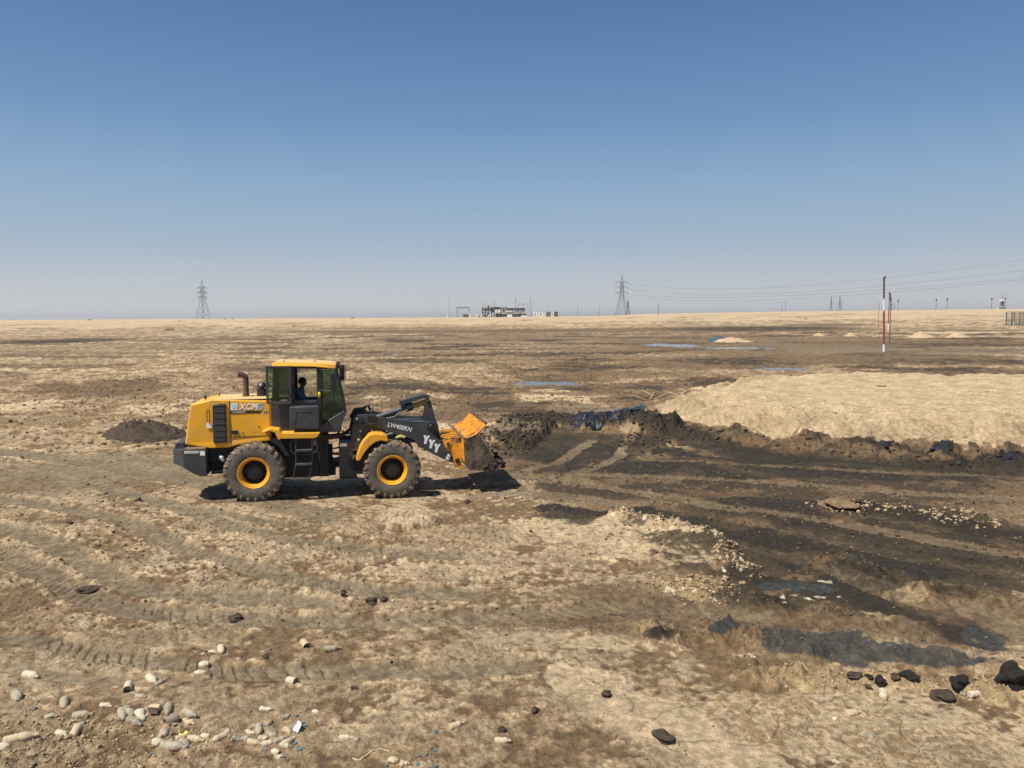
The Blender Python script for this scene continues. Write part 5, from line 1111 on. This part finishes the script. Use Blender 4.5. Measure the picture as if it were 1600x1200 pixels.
# ------------------------------------------------------------------ heaps of earth
def heap(px, pyb, hw, hpx, m, label, seed, prof=1.3, asym=0., rgh=.12, dy=.8, name='earth_heap'):
    c = gp(px, pyb); q = c[1]/1200; R_ = hw*q; H_ = hpx*q; n = 72; rr = 40
    u = np.linspace(0, 1, rr)[:, None]; a = np.linspace(0, 2*np.pi, n, endpoint=False)[None, :]
    X = (R_*u*np.cos(a)); Y = (R_*dy*u*np.sin(a)); sp = np.full(X.size, R_*.02)
    xs = X.ravel()+c[0]; ys = Y.ravel()+c[1]+R_*dy*.9
    k = 1.2/R_*3
    n1 = fbm_l(xs, ys, 1.2*3/R_, 5, seed, sp); n2 = fbm_l(xs, ys, 4*3/R_, 4, seed+5, sp, 2)
    xx = X.ravel()/R_; yy = Y.ravel()/(R_*dy); rad = np.sqrt(xx**2+yy**2)*(1+.14*n1)
    h = H_*(np.clip(1-rad, 0, 1)**prof if prof > 0 else np.clip(1-rad**2, 0, 1)**-prof)*(1+asym*xx); h = h*(1+.25*n1)+H_*rgh*(n2*.8+n1*.3)*np.clip((1-rad)*4, 0, 1)
    zz = h+np.array([zat(x_, y_) for x_, y_ in zip(xs, ys)])-.03-(rad > .98)*.08
    me = bpy.data.meshes.new(name); vs = np.stack([xs, ys, zz], 1)
    fs = [(r*n+i, (r+1)*n+i, (r+1)*n+(i+1) % n, r*n+(i+1) % n) for r in range(rr-1) for i in range(n)]
    me.from_pydata(vs.tolist(), [], fs); me.polygons.foreach_set('use_smooth', [True]*len(fs)); me.materials.append(M[m]); me.update()
    o = bpy.data.objects.new(name, me); COL.objects.link(o); tag(o, label, 'earth heap'); return o
def fbm_l(x, y, f, o, seed, sp, mode=0):
    out = np.zeros(len(x)); amp = 1.
    for k in range(o):
        n = pn(x*f*2**k, y*f*2**k, seed+k); n = 2*np.abs(n)-.5 if mode == 2 else n; out += n*amp; amp *= .55
    return out
heap(213, 690, 74, 24, 'darksoil', 'low dark heap of loose soil on the flat behind the loader', 3, -.8, -.35, .20, .65)
heap(1447, 528, 22, 9.5, 'palesoil', 'pale cone of sand, the larger of two right of the banded pole', 5, 1.1, -.1, .04); heap(1505, 527.5, 20, 9, 'palesoil', 'pale heap of sand with a long right slope, farther right of the banded pole', 6, 1.4, -.2, .06)
heap(1283, 525, 11, 5.5, 'palesoil', 'smallest pale heap, left of the banded pole', 7, 1.2, 0, .05); heap(1333, 526, 12, 7, 'palesoil', 'small pale heap just left of the banded pole', 8, 1.3, 0, .05)
heap(1150, 535, 34, 8, 'palesoil', 'long low sand heap next to the blue tarpaulin', 9, .8, -.3, .06, .5)
# ------------------------------------------------------------------ sheets of plastic
M['bluetarp'] = noise_mix('blue_tarpaulin', (.03, .09, .16), (.05, .08, .10), 1.5, .4, .6, .35, .6); M['liner'] = noise_mix('black_plastic_liner', (.006, .011, .028), (.022, .018, .015), 5, .42, .55, .48, .9, spec=.3)
def sheet_obj(name, pxs, m, label, cat, lift, amp, seed, nx=60, ny=26, fs_=3.0):
    P = [gp(*p) for p in pxs]            # four corners near-left, near-right, far-right, far-left
    vs = []; rn = np.random.RandomState(seed); U, V = np.meshgrid(np.linspace(0, 1, nx), np.linspace(0, 1, ny)); U = U.ravel(); V = V.ravel()
    Pq = [(P[0]*(1-u)+P[1]*u)*(1-v)+(P[3]*(1-u)+P[2]*u)*v for u, v in zip(U, V)]; Pq = np.array(Pq); e = .25
    Pq[:, 0] += .2*pn(U*7, V*3, seed); Pq[:, 1] += .15*pn(U*9, V*4, seed+3)
    n = fbm_l(Pq[:, 0], Pq[:, 1], fs_, 4, seed, None, 2)
    z = np.array([zat(a, b) for a, b in Pq])+lift*np.clip(np.sin(U*math.pi)*3, 0, 1)*np.clip(np.sin(V*math.pi)*2.5, 0, 1)+amp*n
    fs = [(j*nx+i, j*nx+i+1, (j+1)*nx+i+1, (j+1)*nx+i) for j in range(ny-1) for i in range(nx-1)]
    mb = MB().add(np.column_stack([Pq, z]).tolist(), fs, True); o = mb.build(name, m); sm = o.modifiers.new('solid', 'SOLIDIFY'); sm.thickness = .006; tag(o, label, cat); return o
sheet_obj('plastic_liner', [(890, 668), (1000, 670), (985, 661), (902, 661)], 'liner', 'glossy blue-black plastic sheet crumpled on the dark berm ahead of the loader', 'plastic sheet', .11, .035, 4, 80, 20, 2.5)
sheet_obj('tarpaulin', [(1106, 534), (1120, 534), (1134, 529.5), (1120, 529.5)], 'bluetarp', 'crumpled blue tarpaulin beside the long low sand heap', 'tarpaulin', .4, .12, 6, 24, 14, 1.0)
sheet_obj('plastic_sheet', [(1452, 722), (1492, 724), (1486, 717), (1458, 717)], 'liner', 'bunched black plastic sheet at the foot of the sand plateau', 'plastic sheet', .12, .06, 8, 30, 20, 4)
sheet_obj('plastic_sheet', [(1556, 727), (1590, 728), (1586, 722), (1562, 722)], 'liner', 'smaller black plastic lump near the right edge of the sand plateau foot', 'plastic sheet', .09, .05, 9, 26, 18, 4)
sheet_obj('plastic_sheet', [(1374, 712), (1394, 712), (1392, 706), (1376, 706)], 'liner', 'small black plastic scrap at the plateau foot, left of the bunched sheet', 'plastic sheet', .08, .03, 10, 20, 14, 4)
sheet_obj('plastic_sheet', [(975, 640), (1008, 640), (1010, 635), (975, 635)], 'bluetarp', 'thin blue plastic scrap on the wet ground behind the black liner', 'plastic sheet', .03, .02, 12, 24, 12, 2)
# red brick on the plateau
c = gp(1376, 606, PH); br_ = MB().box(-.24, .24, -.05, .05, 0, .06).build('red_plank', 'rust', loc=(c[0], c[1], zat(c[0], c[1]))); M['redp'] = mat('red_plank_paint', (.26, .09, .055), .8)[0]; br_.data.materials[0] = M['redp']; tag(br_, 'short red plank lying on top of the sand plateau', 'plank')
# ------------------------------------------------------------------ clods
def crumbs(name, n, smin, smax, m, label, wfun, rmin, rmax, seed, spread=.9):
    rs = np.random.RandomState(seed); 
    bm = bmesh.new(); bmesh.ops.create_icosphere(bm, subdivisions=1, radius=1); V0 = np.array([v.co[:] for v in bm.verts]); F0 = np.array([[v.index for v in f.verts] for f in bm.faces]); bm.free()
    W = (wfun*(GR > rmin)*(GR < rmax)*(np.abs(np.arctan2(GX, GY)) < spread)*(GR**1.0)).astype(float)
    ids = np.searchsorted(np.cumsum(W)/W.sum(), rs.rand(n)); ids = np.clip(ids, 0, len(GX)-1)
    s = smin*(smax/smin)**(rs.rand(n)**2.2)*np.clip(GR[ids]/14, .55, 1.5)
    nv = len(V0); VV = V0[None]*(1+rs.uniform(-.28, .28, (n, nv, 1))); VV *= rs.uniform(.6, 1.35, (n, 1, 3)); VV[:, :, 2] *= .75
    a = rs.uniform(0, 6.28, n); ca2, sa2 = np.cos(a)[:, None], np.sin(a)[:, None]; x = VV[:, :, 0]*ca2-VV[:, :, 1]*sa2; y = VV[:, :, 0]*sa2+VV[:, :, 1]*ca2
    jx = rs.uniform(-.02, .02, n)*GR[ids]/10
    P = np.stack([x*s[:, None]+(GX[ids]+jx)[:, None], y*s[:, None]+GY[ids][:, None], VV[:, :, 2]*s[:, None]+(Z[ids]+s*.25)[:, None]], -1).reshape(-1, 3)
    Fq = (F0[None]+(np.arange(n)*nv)[:, None, None]).reshape(-1, 3); me = bpy.data.meshes.new(name); me.vertices.add(len(P)); me.vertices.foreach_set('co', P.astype(np.float32).ravel())
    me.loops.add(Fq.size); me.polygons.add(len(Fq)); me.loops.foreach_set('vertex_index', Fq.ravel().astype(np.int32)); me.polygons.foreach_set('loop_start', np.arange(0, Fq.size, 3, dtype=np.int32)); me.update(calc_edges=True); me.materials.append(M[m])
    o = bpy.data.objects.new(name, me); COL.objects.link(o); tag(o, label, 'soil crumbs', kind='stuff'); return o
bd = np.clip(berm+foot*.18+lump*.8+cl*.8, 0, 1)
crumbs('dark_crumbs', 1600, .018, .070, 'darksoil', 'dark soil crumbs strewn over the pushed-up berm and the foot of the plateau', bd, 15, 45, 1)
crumbs('pale_crumbs', 1300, .010, .045, 'palesoil', 'crumbly soil rubble in the bottom left corner', rub, 5.5, 12, 8)
crumbs('dark_crumbs', 3200, .008, .038, 'darksoil', 'fine dark soil crumbs scattered over the stained ground', np.clip(dark*.6+brown*.35+grey*.1, 0, 1)*(BIL > -.1), 6, 34, 2)
crumbs('tan_crumbs', 3500, .025, .065, 'tansoil', 'tan soil lumps over the rough ground behind the loader', np.clip(rough-.3, 0, 1)*(1-plat)*(BILM > 0)*(dark < .25)*(berm+foot+foot2+cl < .1), 24, 62, 6)
crumbs('tan_crumbs', 13000, .005, .028, 'tansoil', 'fine tan soil crumbs scattered over the dry ground', (.25+np.clip(rough-.3, 0, 1))*(N_fin > -.1), 5.8, 24, 3)
crumbs('pale_crumbs', 1500, .012, .045, 'palesoil', 'pale crumbs of salt-crusted soil along the broken edges', np.clip(edge+e2+rim*.7+rg5*.5, 0, 1), 6, 34, 4)
def clod(px, py, w, h, m, lab, seed, flat=.8, name='mud_clod'):
    c = gp(px, py); q = math.hypot(c[1], H0)/1200; R_ = w*q/2
    o = lumpy(name, [((0, 0, 0), R_)], True, m, 3, seed); f = (h/w)*1.05
    for v in o.data.vertices: v.co.z *= f
    tx = bpy.data.textures.get('clodtex') or bpy.data.textures.new('clodtex', 'CLOUDS'); tx.noise_scale = .05; tx.noise_depth = 3
    d = o.modifiers.new('d', 'DISPLACE'); d.texture = tx; d.strength = R_*.35; d.mid_level = .5
    o.location = (c[0], c[1], zat(c[0], c[1])+R_*f*.55); tag(o, lab, 'mud clod', 'clods of mud on the flat'); return o
CL = [(1579, 1084, 42, 42, 'blacksoil', 'largest black clod, at the right edge below the grey ridge'), (1375, 1071, 18, 17, 'blacksoil', 'round black clod standing over a pale bottle on the right'), (1420, 1067, 19, 18, 'blacksoil', 'black clod just right of the round one'),
      (1497, 1079, 26, 18, 'blacksoil', 'wide black clod left of the largest one'), (1473, 1090, 27, 12, 'darksoil', 'flat dark clod lying low left of the wide black one'), (1334, 1063, 20, 10, 'darksoil', 'low dark clod at the left end of the black clods'), (1358, 1064, 12, 8, 'blacksoil', 'small dark clod left of the round black clod'), (1399, 1068, 12, 8, 'darksoil', 'small dark clod between the two round ones'),
      (1357, 1076, 9, 6, 'darksoil', 'very small clod in front of the round black clod'), (947, 1088, 14, 12, 'darksoil', 'lone grey-brown clod on the pale ground in the lower middle'), (1036, 1154, 36, 14, 'darksoil', 'flat ragged dark clod on the pale cracked swath'), (140, 919, 24, 10, 'darksoil', 'dark flat clod on the lugged track at the left'),
      (367, 963, 22, 8, 'darksoil', 'oval grey-brown clod right of the lower left track'), (581, 941, 18, 13, 'darksoil', 'double clod in the middle foreground, left half'), (600, 942, 14, 8, 'darksoil', 'double clod in the middle foreground, right half'), (537, 934, 10, 8, 'darksoil', 'small clod left of the double clod'), (215, 782, 12, 6, 'darksoil', 'small dark clod on the smooth ground left of the rear wheel'),
      (166, 773, 7, 4, 'darksoil', 'tiny dark clod left of the rear wheel, farther one'), (109, 819, 11, 6, 'darksoil', 'dark clod on the left tracks'), (1310, 797, 44, 20, 'tansoil', 'big crusted block of earth on the right between the tracks'), (180, 676, 12, 8, 'blacksoil', 'small black lump on the flat left of the soil heap'), (553, 1076, 8, 5, 'darksoil', 'small clod in the lower middle left'),
      (730, 778, 9, 7, 'darksoil', 'dark clod just outside the bucket shadow'), (1382, 716, 12, 7, 'blacksoil', 'small black clod on the dark band below the plateau'), (415, 1027, 8, 6, 'darksoil', 'little clod above the pile of bottles'), (836, 1113, 12, 8, 'darksoil', 'small dark clod in the lower middle right of the bottles'), (784, 1143, 10, 7, 'darksoil', 'little clod beside the lower middle bottle')]
for i, (px, py, w_, h_, m, lab) in enumerate(CL): clod(px, py, w_, h_, m, lab, 40+i)
# ------------------------------------------------------------------ litter
def plastic(name, col, rough_=.45, tr=.25):
    m = noise_mix(name, col, (.47, .38, .26), 14, .42, .66, rough_, .85, c3=(.33, .25, .16), s3=30, lo3=.6, hi3=.75); b = m.node_tree.nodes['Principled BSDF']; b.inputs['Transmission Weight'].default_value = tr; b.inputs['IOR'].default_value = 1.25; return m
M['pet'] = plastic('dusty_clear_plastic', (.44, .39, .28)); M['petw'] = plastic('dusty_white_plastic', (.56, .49, .36), .5, .05); M['petg'] = plastic('dusty_grey_plastic', (.31, .27, .20)); M['petc'] = plastic('dusty_cream_plastic', (.50, .40, .25), .5, .05)
M['capblue'] = noise_mix('faded_blue_cap', (.08, .17, .19), (.26, .25, .20), 40, .5, .7, .5, .8); M['yplastic'] = noise_mix('yellow_plastic', (.75, .58, .10), (.55, .45, .2), 20, .5, .7, .4, .7)
PRB = [(0, .004), (.020, .0), (.030, .002), (.0335, .010), (.034, .030), (.0328, .035), (.034, .040), (.0335, .060), (.0325, .065), (.034, .070), (.033, .090), (.0305, .098), (.033, .106), (.034, .130), (.031, .148), (.022, .168), (.0145, .182), (.0125, .186), (.0125, .195), (.0155, .197), (.0155, .202), (.0125, .204), (.0125, .215), (0, .216)]
def zone(Z_, x, y): ox_, oy_, s_ = {'A': (0, 980, 5.333), 'B': (250, 980, 5.333), 'C': (500, 980, 4.571), 'R': (900, 960, 2.286)}[Z_]; return ox_+x/s_, oy_+y/s_
def litter(Z_, x0, y0, x1, y1, kind, m, cap, lab, seed, group='litter on the ground'):
    a = gp(*zone(Z_, x0, y0)); b = gp(*zone(Z_, x1, y1)); d = b-a; L = max(np.hypot(*d)*1.0, .05); rn = random.Random(seed)
    if abs(d[1]) > abs(d[0])*1.2: L = min(L, .24)
    L = min(L, .34); ang = math.atan2(d[1], d[0]); c = (a+b)/2; n = 20
    crush = {'b': .16, 'c': .45, 'k': .08, 'l': .38, 's': .3}[kind]; jt = [[rn.uniform(-1, 1) for _ in range(8)] for _ in range(8)]; prof = PRB
    if kind == 'k': prof = [(0, 0), (.024, 0), (.029, .01), (.029, .05), (.031, .10), (.029, .10), (.027, .07), (0, .065)]
    if kind == 'l': prof = [(0, .006), (.018, .004), (.028, .0), (.036, .01), (.037, .03), (.031, .036), (.037, .044), (.036, .066), (.030, .073), (.036, .082), (.030, .104), (.016, .12), (.014, .135), (0, .136)]
    if kind == 's': prof = [(0, 0), (.02, .01), (.034, .04), (.036, .09), (.02, .12), (0, .125)]
    Lp = prof[-3][1] if kind == 'k' else max(p[1] for p in prof); k = L/Lp; kr = min(max(k, .75), 1.25)
    if kind in 'bc': k_ = k
    vs = []; fs = []; f = [rn.uniform(-1, 1) for _ in range(8)]
    for (r, z) in prof:
        for i in range(n):
            t = 2*math.pi*i/n; s_ = z/Lp
            q = 1-crush*(.5+.5*math.sin(7*s_+f[0]*3+1.5*math.cos(t+f[1]*3)))*(.5+.5*math.cos(t-f[2]*3))**1.5
            ja = t/(2*math.pi)*8; jb = s_*7; i0, j0 = int(ja) % 8, int(jb) % 8; q *= 1+(.13 if kind in 'cl' else .05)*(jt[i0][j0]*(1-ja % 1)+jt[(i0+1) % 8][j0]*(ja % 1))
            fl = 1-crush*.7*(1 if kind in 'cs' else .2)
            vs.append((z*k-L/2, r*1.38*kr*q*math.cos(t)*(1+.25*(1-fl)), r*1.38*kr*q*math.sin(t)*fl+crush*.012*math.sin(9*s_+f[3]*4)))
    for j in range(len(prof)-1):
        for i in range(n): fs.append((j*n+i, j*n+(i+1) % n, (j+1)*n+(i+1) % n, (j+1)*n+i))
    mb = MB().add(vs, fs, True)
    nm = {'b': 'plastic_bottle', 'c': 'crushed_bottle', 'k': 'plastic_cup', 'l': 'crushed_bottle', 's': 'plastic_shard'}[kind]
    o = mb.build(nm, m, loc=(c[0], c[1], zat(c[0], c[1])+.030*kr*(.6 if kind in 'cs' else .75)-.010)); 
    o.rotation_euler = (rn.uniform(0, 6.28) if kind in 'b' else rn.uniform(-.4, .4), rn.uniform(-.10, .10), ang)
    tag(o, lab, {'b': 'bottle', 'c': 'bottle', 'k': 'cup', 'l': 'bottle', 's': 'plastic shard'}[kind], group)
    if cap:
        cp = MB().tube([(L/2-.022*kr, 0, 0), (L/2+.004, 0, 0)], .0175*kr, 14).build('cap', cap, o)
    return o
WH, CR, GY_, CL_ = 'petw', 'petc', 'petg', 'pet'
LT = [
('A', 205, 390, 325, 420, 'b', WH, None, 'white bottle lying alone at the left edge above the other litter'),
('A', 130, 560, 150, 640, 'l', CL_, None, 'squat crushed bottle casting a dark shadow at the far left'),
('A', 300, 690, 235, 690, 'l', GY_, 'capblue', 'stubby greyish bottle with a blue cap right below the squat crushed one'),
('A', 540, 590, 530, 700, 'b', CL_, None, 'pale bottle pointing towards the viewer left of the ribbed long bottle'),
('A', 375, 745, 480, 750, 'c', CL_, None, 'dented clear bottle left of the long lying bottle in the left group'),
('A', 610, 745, 780, 735, 'b', CL_, None, 'long clear bottle lying level in the middle of the left group'),
('A', 710, 800, 600, 805, 'c', GY_, None, 'grey crushed bottle tucked under the long lying bottle of the left group'),
('A', 655, 850, 600, 945, 'b', CR, None, 'cream bottle slanting down below the left group'),
('A', 490, 900, 560, 940, 'c', WH, None, 'thin crushed scrap bottle left of the slanting cream bottle'),
('A', 30, 990, 330, 935, 'b', CR, None, 'longest bottle with a ring round its neck at the lower left edge'),
('A', 0, 1000, 60, 1040, 's', WH, None, 'white plastic shard cut by the left edge of the picture'),
('A', 840, 640, 935, 665, 'c', WH, None, 'torn white bottle left of the central bottle group'),
('A', 1075, 480, 1060, 550, 'k', WH, None, 'small pale cup standing alone above the central bottle group'),
('A', 1130, 580, 1220, 590, 'b', CL_, None, 'short boxy clear bottle above the central bottle group'),
('A', 1240, 405, 1300, 465, 'b', WH, None, 'upper bottle of the touching pair above the central group'),
('A', 1290, 475, 1375, 435, 'b', CL_, None, 'lower bottle of the touching pair above the central group'),
('A', 1000, 665, 1045, 840, 'b', CL_, None, 'long pale bottle on the left side of the central bottle group'),
('A', 1060, 700, 1105, 750, 'l', CL_, None, 'round crushed bottle at the top of the central bottle group'),
('A', 1070, 780, 1180, 820, 'b', GY_, None, 'grey bottle at the bottom of the central bottle group'),
('A', 1150, 700, 1215, 810, 'c', WH, 'capblue', 'white bottle with a blue cap in the central bottle group'),
('A', 1340, 690, 1215, 680, 'b', CR, None, 'cream bottle on a brown scrap right of the central bottle group'),
('A', 1410, 655, 1385, 760, 'b', GY_, None, 'upright-looking grey bottle right of the cream bottle'),
('A', 1535, 720, 1640, 765, 'b', CL_, None, 'clear bottle, upper one of the slanting pair right of the upright-looking one'),
('B', 200, 775, 290, 810, 'c', CR, None, 'cream bottle, lower one of the slanting pair'),
('A', 1480, 790, 1375, 830, 'k', GY_, None, 'open-ended grey cup showing its round mouth above the yellow container'),
('A', 1370, 870, 1365, 925, 'l', CL_, None, 'round crushed bottle left of the yellow container'),
('A', 1350, 1005, 1560, 1025, 'b', CL_, 'capblue', 'big clear bottle with a blue cap lying level below the yellow container'),
('A', 1290, 1090, 1385, 1090, 'c', GY_, None, 'grey crushed bottle under the big clear bottle'),
('A', 1285, 950, 1335, 1000, 's', WH, None, 'white plastic shard left of the big clear bottle'),
('B', 415, 205, 480, 215, 'c', WH, None, 'short crushed bottle left of the standing bottle in the upper middle'),
('B', 498, 145, 525, 260, 'b', WH, None, 'pale bottle pointing down at the viewer in the upper middle'),
('B', 320, 290, 410, 295, 's', WH, None, 'flat pale shard, upper one of the two below the short crushed bottle'),
('B', 275, 350, 385, 345, 's', WH, None, 'flat white shard with a dark underside, lower one of the two'),
('B', 1185, 115, 1230, 180, 'k', CR, None, 'small tilted cup alone above the ribbed bottle'),
('B', 1370, 195, 1510, 180, 'b', GY_, None, 'ribbed grey bottle lying level in the upper middle'),
('B', 1065, 440, 1135, 465, 'k', WH, None, 'white cup end showing its round mouth above the right bottle pile'),
('B', 830, 700, 940, 695, 'c', WH, 'capblue', 'white crushed bottle with a blue cap above the right bottle pile'),
('B', 130, 945, 240, 905, 'b', CR, None, 'cream bottle right under the yellow container'),
('B', 240, 930, 370, 950, 'b', CR, None, 'pale bottle lying just right of the yellow container'),
('B', 185, 950, 225, 1000, 'l', CL_, None, 'round bottle end below the cream bottle under the yellow container'),
('B', 340, 905, 410, 920, 's', WH, None, 'thin pale shard right of the yellow container'),
('B', 550, 905, 420, 965, 'b', CR, None, 'long cream bottle at the left end of the right bottle pile'),
('B', 530, 880, 610, 865, 'c', CL_, None, 'dented clear bottle at the upper left of the right bottle pile'),
('B', 600, 925, 685, 935, 'l', GY_, None, 'fat round grey bottle end in the left half of the right pile'),
('B', 690, 930, 745, 945, 'l', CL_, None, 'crushed clear lump next to the fat round grey bottle'),
('B', 730, 960, 850, 970, 'b', CR, None, 'cream bottle lying level low in the right pile'),
('B', 800, 835, 725, 855, 'b', GY_, 'capblue', 'grey bottle with a blue cap at its left end in the right pile'),
('B', 830, 830, 820, 915, 'b', CL_, None, 'clear bottle pointing at the viewer in the middle of the right pile'),
('B', 880, 850, 935, 785, 'b', GY_, None, 'grey bottle at the top of the right pile slanting up'),
('B', 820, 920, 900, 925, 'c', CR, None, 'cream dented bottle in the centre of the right pile'),
('B', 900, 895, 970, 915, 'l', CL_, None, 'round clear bottle end right of the centre of the right pile'),
('B', 850, 980, 965, 960, 'b', WH, None, 'white bottle lying level at the lower middle of the right pile'),
('B', 950, 965, 1060, 925, 'b', CL_, 'capblue', 'clear bottle with a blue cap in the right half of the right pile'),
('B', 1000, 1005, 1125, 930, 'b', CR, None, 'long cream bottle slanting at the right end of the pile'),
('B', 1040, 1000, 1095, 1000, 'l', WH, None, 'white bottle end under the long slanting cream one'),
('B', 840, 1030, 910, 1030, 'l', GY_, None, 'dark-shadowed grey bottle end below the right pile'),
('B', 955, 1085, 1035, 1085, 'c', CR, 'capblue', 'cream crushed bottle with a bright blue cap at the bottom of the pile'),
('B', 1010, 770, 1095, 725, 'c', GY_, None, 'grey crushed bottle at the top right of the pile'),
('B', 1040, 860, 1090, 895, 'l', CR, None, 'cream crushed bottle left of the white card'),
('B', 1120, 800, 1200, 800, 'c', GY_, None, 'dark grey crushed bottle above the white card'),
('B', 720, 870, 790, 900, 'c', WH, None, 'pale crushed bottle inside the right pile below the blue-capped grey one'),
('B', 930, 1040, 990, 1060, 's', WH, None, 'white shard between the bottle ends below the right pile'),
('B', 1270, 700, 1315, 720, 's', WH, None, 'curved white shard right of the bottle pile'),
('C', 140, 795, 235, 800, 'b', WH, None, 'white bottle on the pale dry patch in the lower middle'),
('C', 235, 800, 280, 815, 's', GY_, None, 'grey torn shard touching the bottle on the pale dry patch'),
('C', 925, 740, 1030, 700, 'b', CR, None, 'clean cream bottle slanting up in the lower middle'),
('C', 1250, 815, 1365, 825, 'b', CR, None, 'ribbed cream bottle half buried right of the slanting one'),
('C', 575, 990, 640, 990, 'l', WH, None, 'rounded pale bottle end at the bottom edge in the middle'),
('C', 480, 965, 560, 970, 's', CR, None, 'cream plastic shard at the bottom edge in the middle'),
('R', 870, 310, 912, 306, 'b', CL_, None, 'small pale bottle, leftmost on the dry ground below the grey ridge'),
('R', 1095, 275, 1102, 308, 'b', WH, None, 'pale bottle standing out right below the round black clod'),
('R', 965, 362, 1016, 350, 'b', CR, None, 'cream bottle lying low on the mottled ground at the lower right'),
('R', 1030, 440, 1066, 435, 'c', GY_, None, 'grey crushed bottle on the brown stain at the lower right'),
('R', 1405, 302, 1450, 293, 'b', WH, None, 'white bottle lying between the black clods on the right'),
('R', 918, 525, 946, 535, 'c', CR, None, 'crushed pale bottle on the bottom edge at the lower right'),
('R', 915, 370, 938, 376, 's', WH, None, 'small white shard with dark holes left of the cream bottle'),
('R', 1370, 290, 1392, 292, 's', GY_, None, 'small grey shard in front of the wide black clod'),
]
for i, t in enumerate(LT): litter(*t, 100+i)
# caps lying loose
CP = [('C', 820, 880, 'blue bottle cap, uppermost of those at the bottom middle'), ('C', 705, 930, 'blue bottle cap left of the uppermost one at the bottom middle'), ('C', 700, 985, 'blue bottle cap close to the bottom edge, middle one'), ('C', 760, 912, 'pale blue cap between two brighter ones at the bottom middle'), ('C', 475, 990, 'blue bottle cap left of the cream shard at the bottom edge'), ('C', 830, 1000, 'blue bottle cap cut by the bottom edge, rightmost'), ('C', 825, 747, 'faded cap on the brown stain left of the slanting cream bottle'),
      ('B', 755, 725, 'faded blue cap left of the white crushed bottle'), ('B', 1295, 795, 'blue cap on the pale ground right of the pile'), ('B', 1140, 742, 'faded blue cap just above the dark crushed bottle'), ('B', 1210, 822, 'grey-blue cap above the white card'), ('B', 1130, 972, 'blue cap beside the long slanting bottle'), ('B', 1160, 1040, 'largest blue cap below the right end of the pile'), ('A', 1255, 1060, 'grey-blue cap left of the grey crushed bottle')]
for i, (z_, x, y, lab) in enumerate(CP):
    c = gp(*zone(z_, x, y)); r = .019 if 'largest' not in lab else .03; rn = random.Random(i)
    mb = MB().tube([(0, 0, 0), (0, 0, .004), (0, 0, .016)], [r, r*1.02, r*.92], 16); o = mb.build('bottle_cap', 'capblue', loc=(c[0], c[1], zat(c[0], c[1])+.004)); o.rotation_euler = (rn.uniform(-.6, .6), rn.uniform(-.6, .6), 0); tag(o, lab, 'bottle cap', 'loose bottle caps')
# other scraps
def flat_scrap(name, pts, m, lab, cat, tilt=(.3, .1), th=.004):
    P = [gp(*zone(*p)) for p in pts]; c = sum(P)/len(P); mb = MB(); n = len(P)
    vs = [(p[0]-c[0], p[1]-c[1], 0) for p in P]+[(p[0]-c[0], p[1]-c[1], th) for p in P]; mb.add(vs, [tuple(range(n))[::-1], tuple(range(n, 2*n))]+[(i, (i+1) % n, (i+1) % n+n, i+n) for i in range(n)])
    o = mb.build(name, m, loc=(c[0], c[1], zat(c[0], c[1])+.035)); o.rotation_euler = (tilt[0], tilt[1], 0); tag(o, lab, cat); return o
flat_scrap('white_card', [('B', 1105, 885), ('B', 1150, 900), ('B', 1180, 850), ('B', 1155, 832)], 'paint_white', 'clean white rectangular card at the right end of the bottle pile', 'card')
yc = litter('A', 1560, 870, 1480, 905, 'c', 'yplastic', None, 'bright yellow crushed container in the middle of the bottle litter', 77); yc.name = 'yellow_container'; yc['category'] = 'container'
flat_scrap('brown_scrap', [('A', 1225, 700), ('A', 1245, 745), ('A', 1310, 750), ('A', 1320, 705)], 'rust', 'brown cardboard scrap under the cream bottle', 'scrap', (.1, 0))
def cord(pts, r, m, lab, name='cord', cat='cord'):
    P = [(*gp(*zone(*p)),) for p in pts]; P = smooth_line(P, 6); o = MB().tube([(p[0], p[1], zat(p[0], p[1])+r*.9) for p in P], r, 6).build(name, m); tag(o, lab, cat)
cord([('C', 235, 935), ('C', 270, 955), ('C', 300, 945), ('C', 340, 915), ('C', 390, 890), ('C', 450, 880), ('C', 500, 888)], .009, 'petc', 'pale curved cord lying on the ground at the bottom middle')
cord([('B', 680, 435), ('B', 740, 452), ('B', 850, 455), ('B', 980, 445)], .006, 'rust', 'thin brown twig lying above the bottle litter', 'twig', 'twig')
cord([('R', 120, 0), ('R', 150, 10), ('R', 175, 12)], .01, 'rust', 'short dark twig on the ground left of the grey ridge', 'twig', 'twig')
sk = thing('brushwood', (*gp(1040, 626), 0), 0, 'tangle of bare dry sticks at the left foot of the sand plateau', 'sticks'); rn = random.Random(3)
for k in range(16):
    a = rn.uniform(-.5, .5)+(math.pi if rn.random() < .5 else 0); L_ = rn.uniform(.5, 1.3); x = rn.uniform(-1.3, 1.3); y = rn.uniform(-.9, .9); p0 = gp(1040, 626); z = zat(p0[0]+x, p0[1]+y)+.05
    MB().tube([(x, y, z), (x+L_*.5*math.cos(a), y+L_*.5*math.sin(a), z+rn.uniform(.1, .3)), (x+L_*math.cos(a), y+L_*math.sin(a), z+rn.uniform(.05, .3))], [.035, .028, .015], 6).build('stick', 'palesoil', sk)
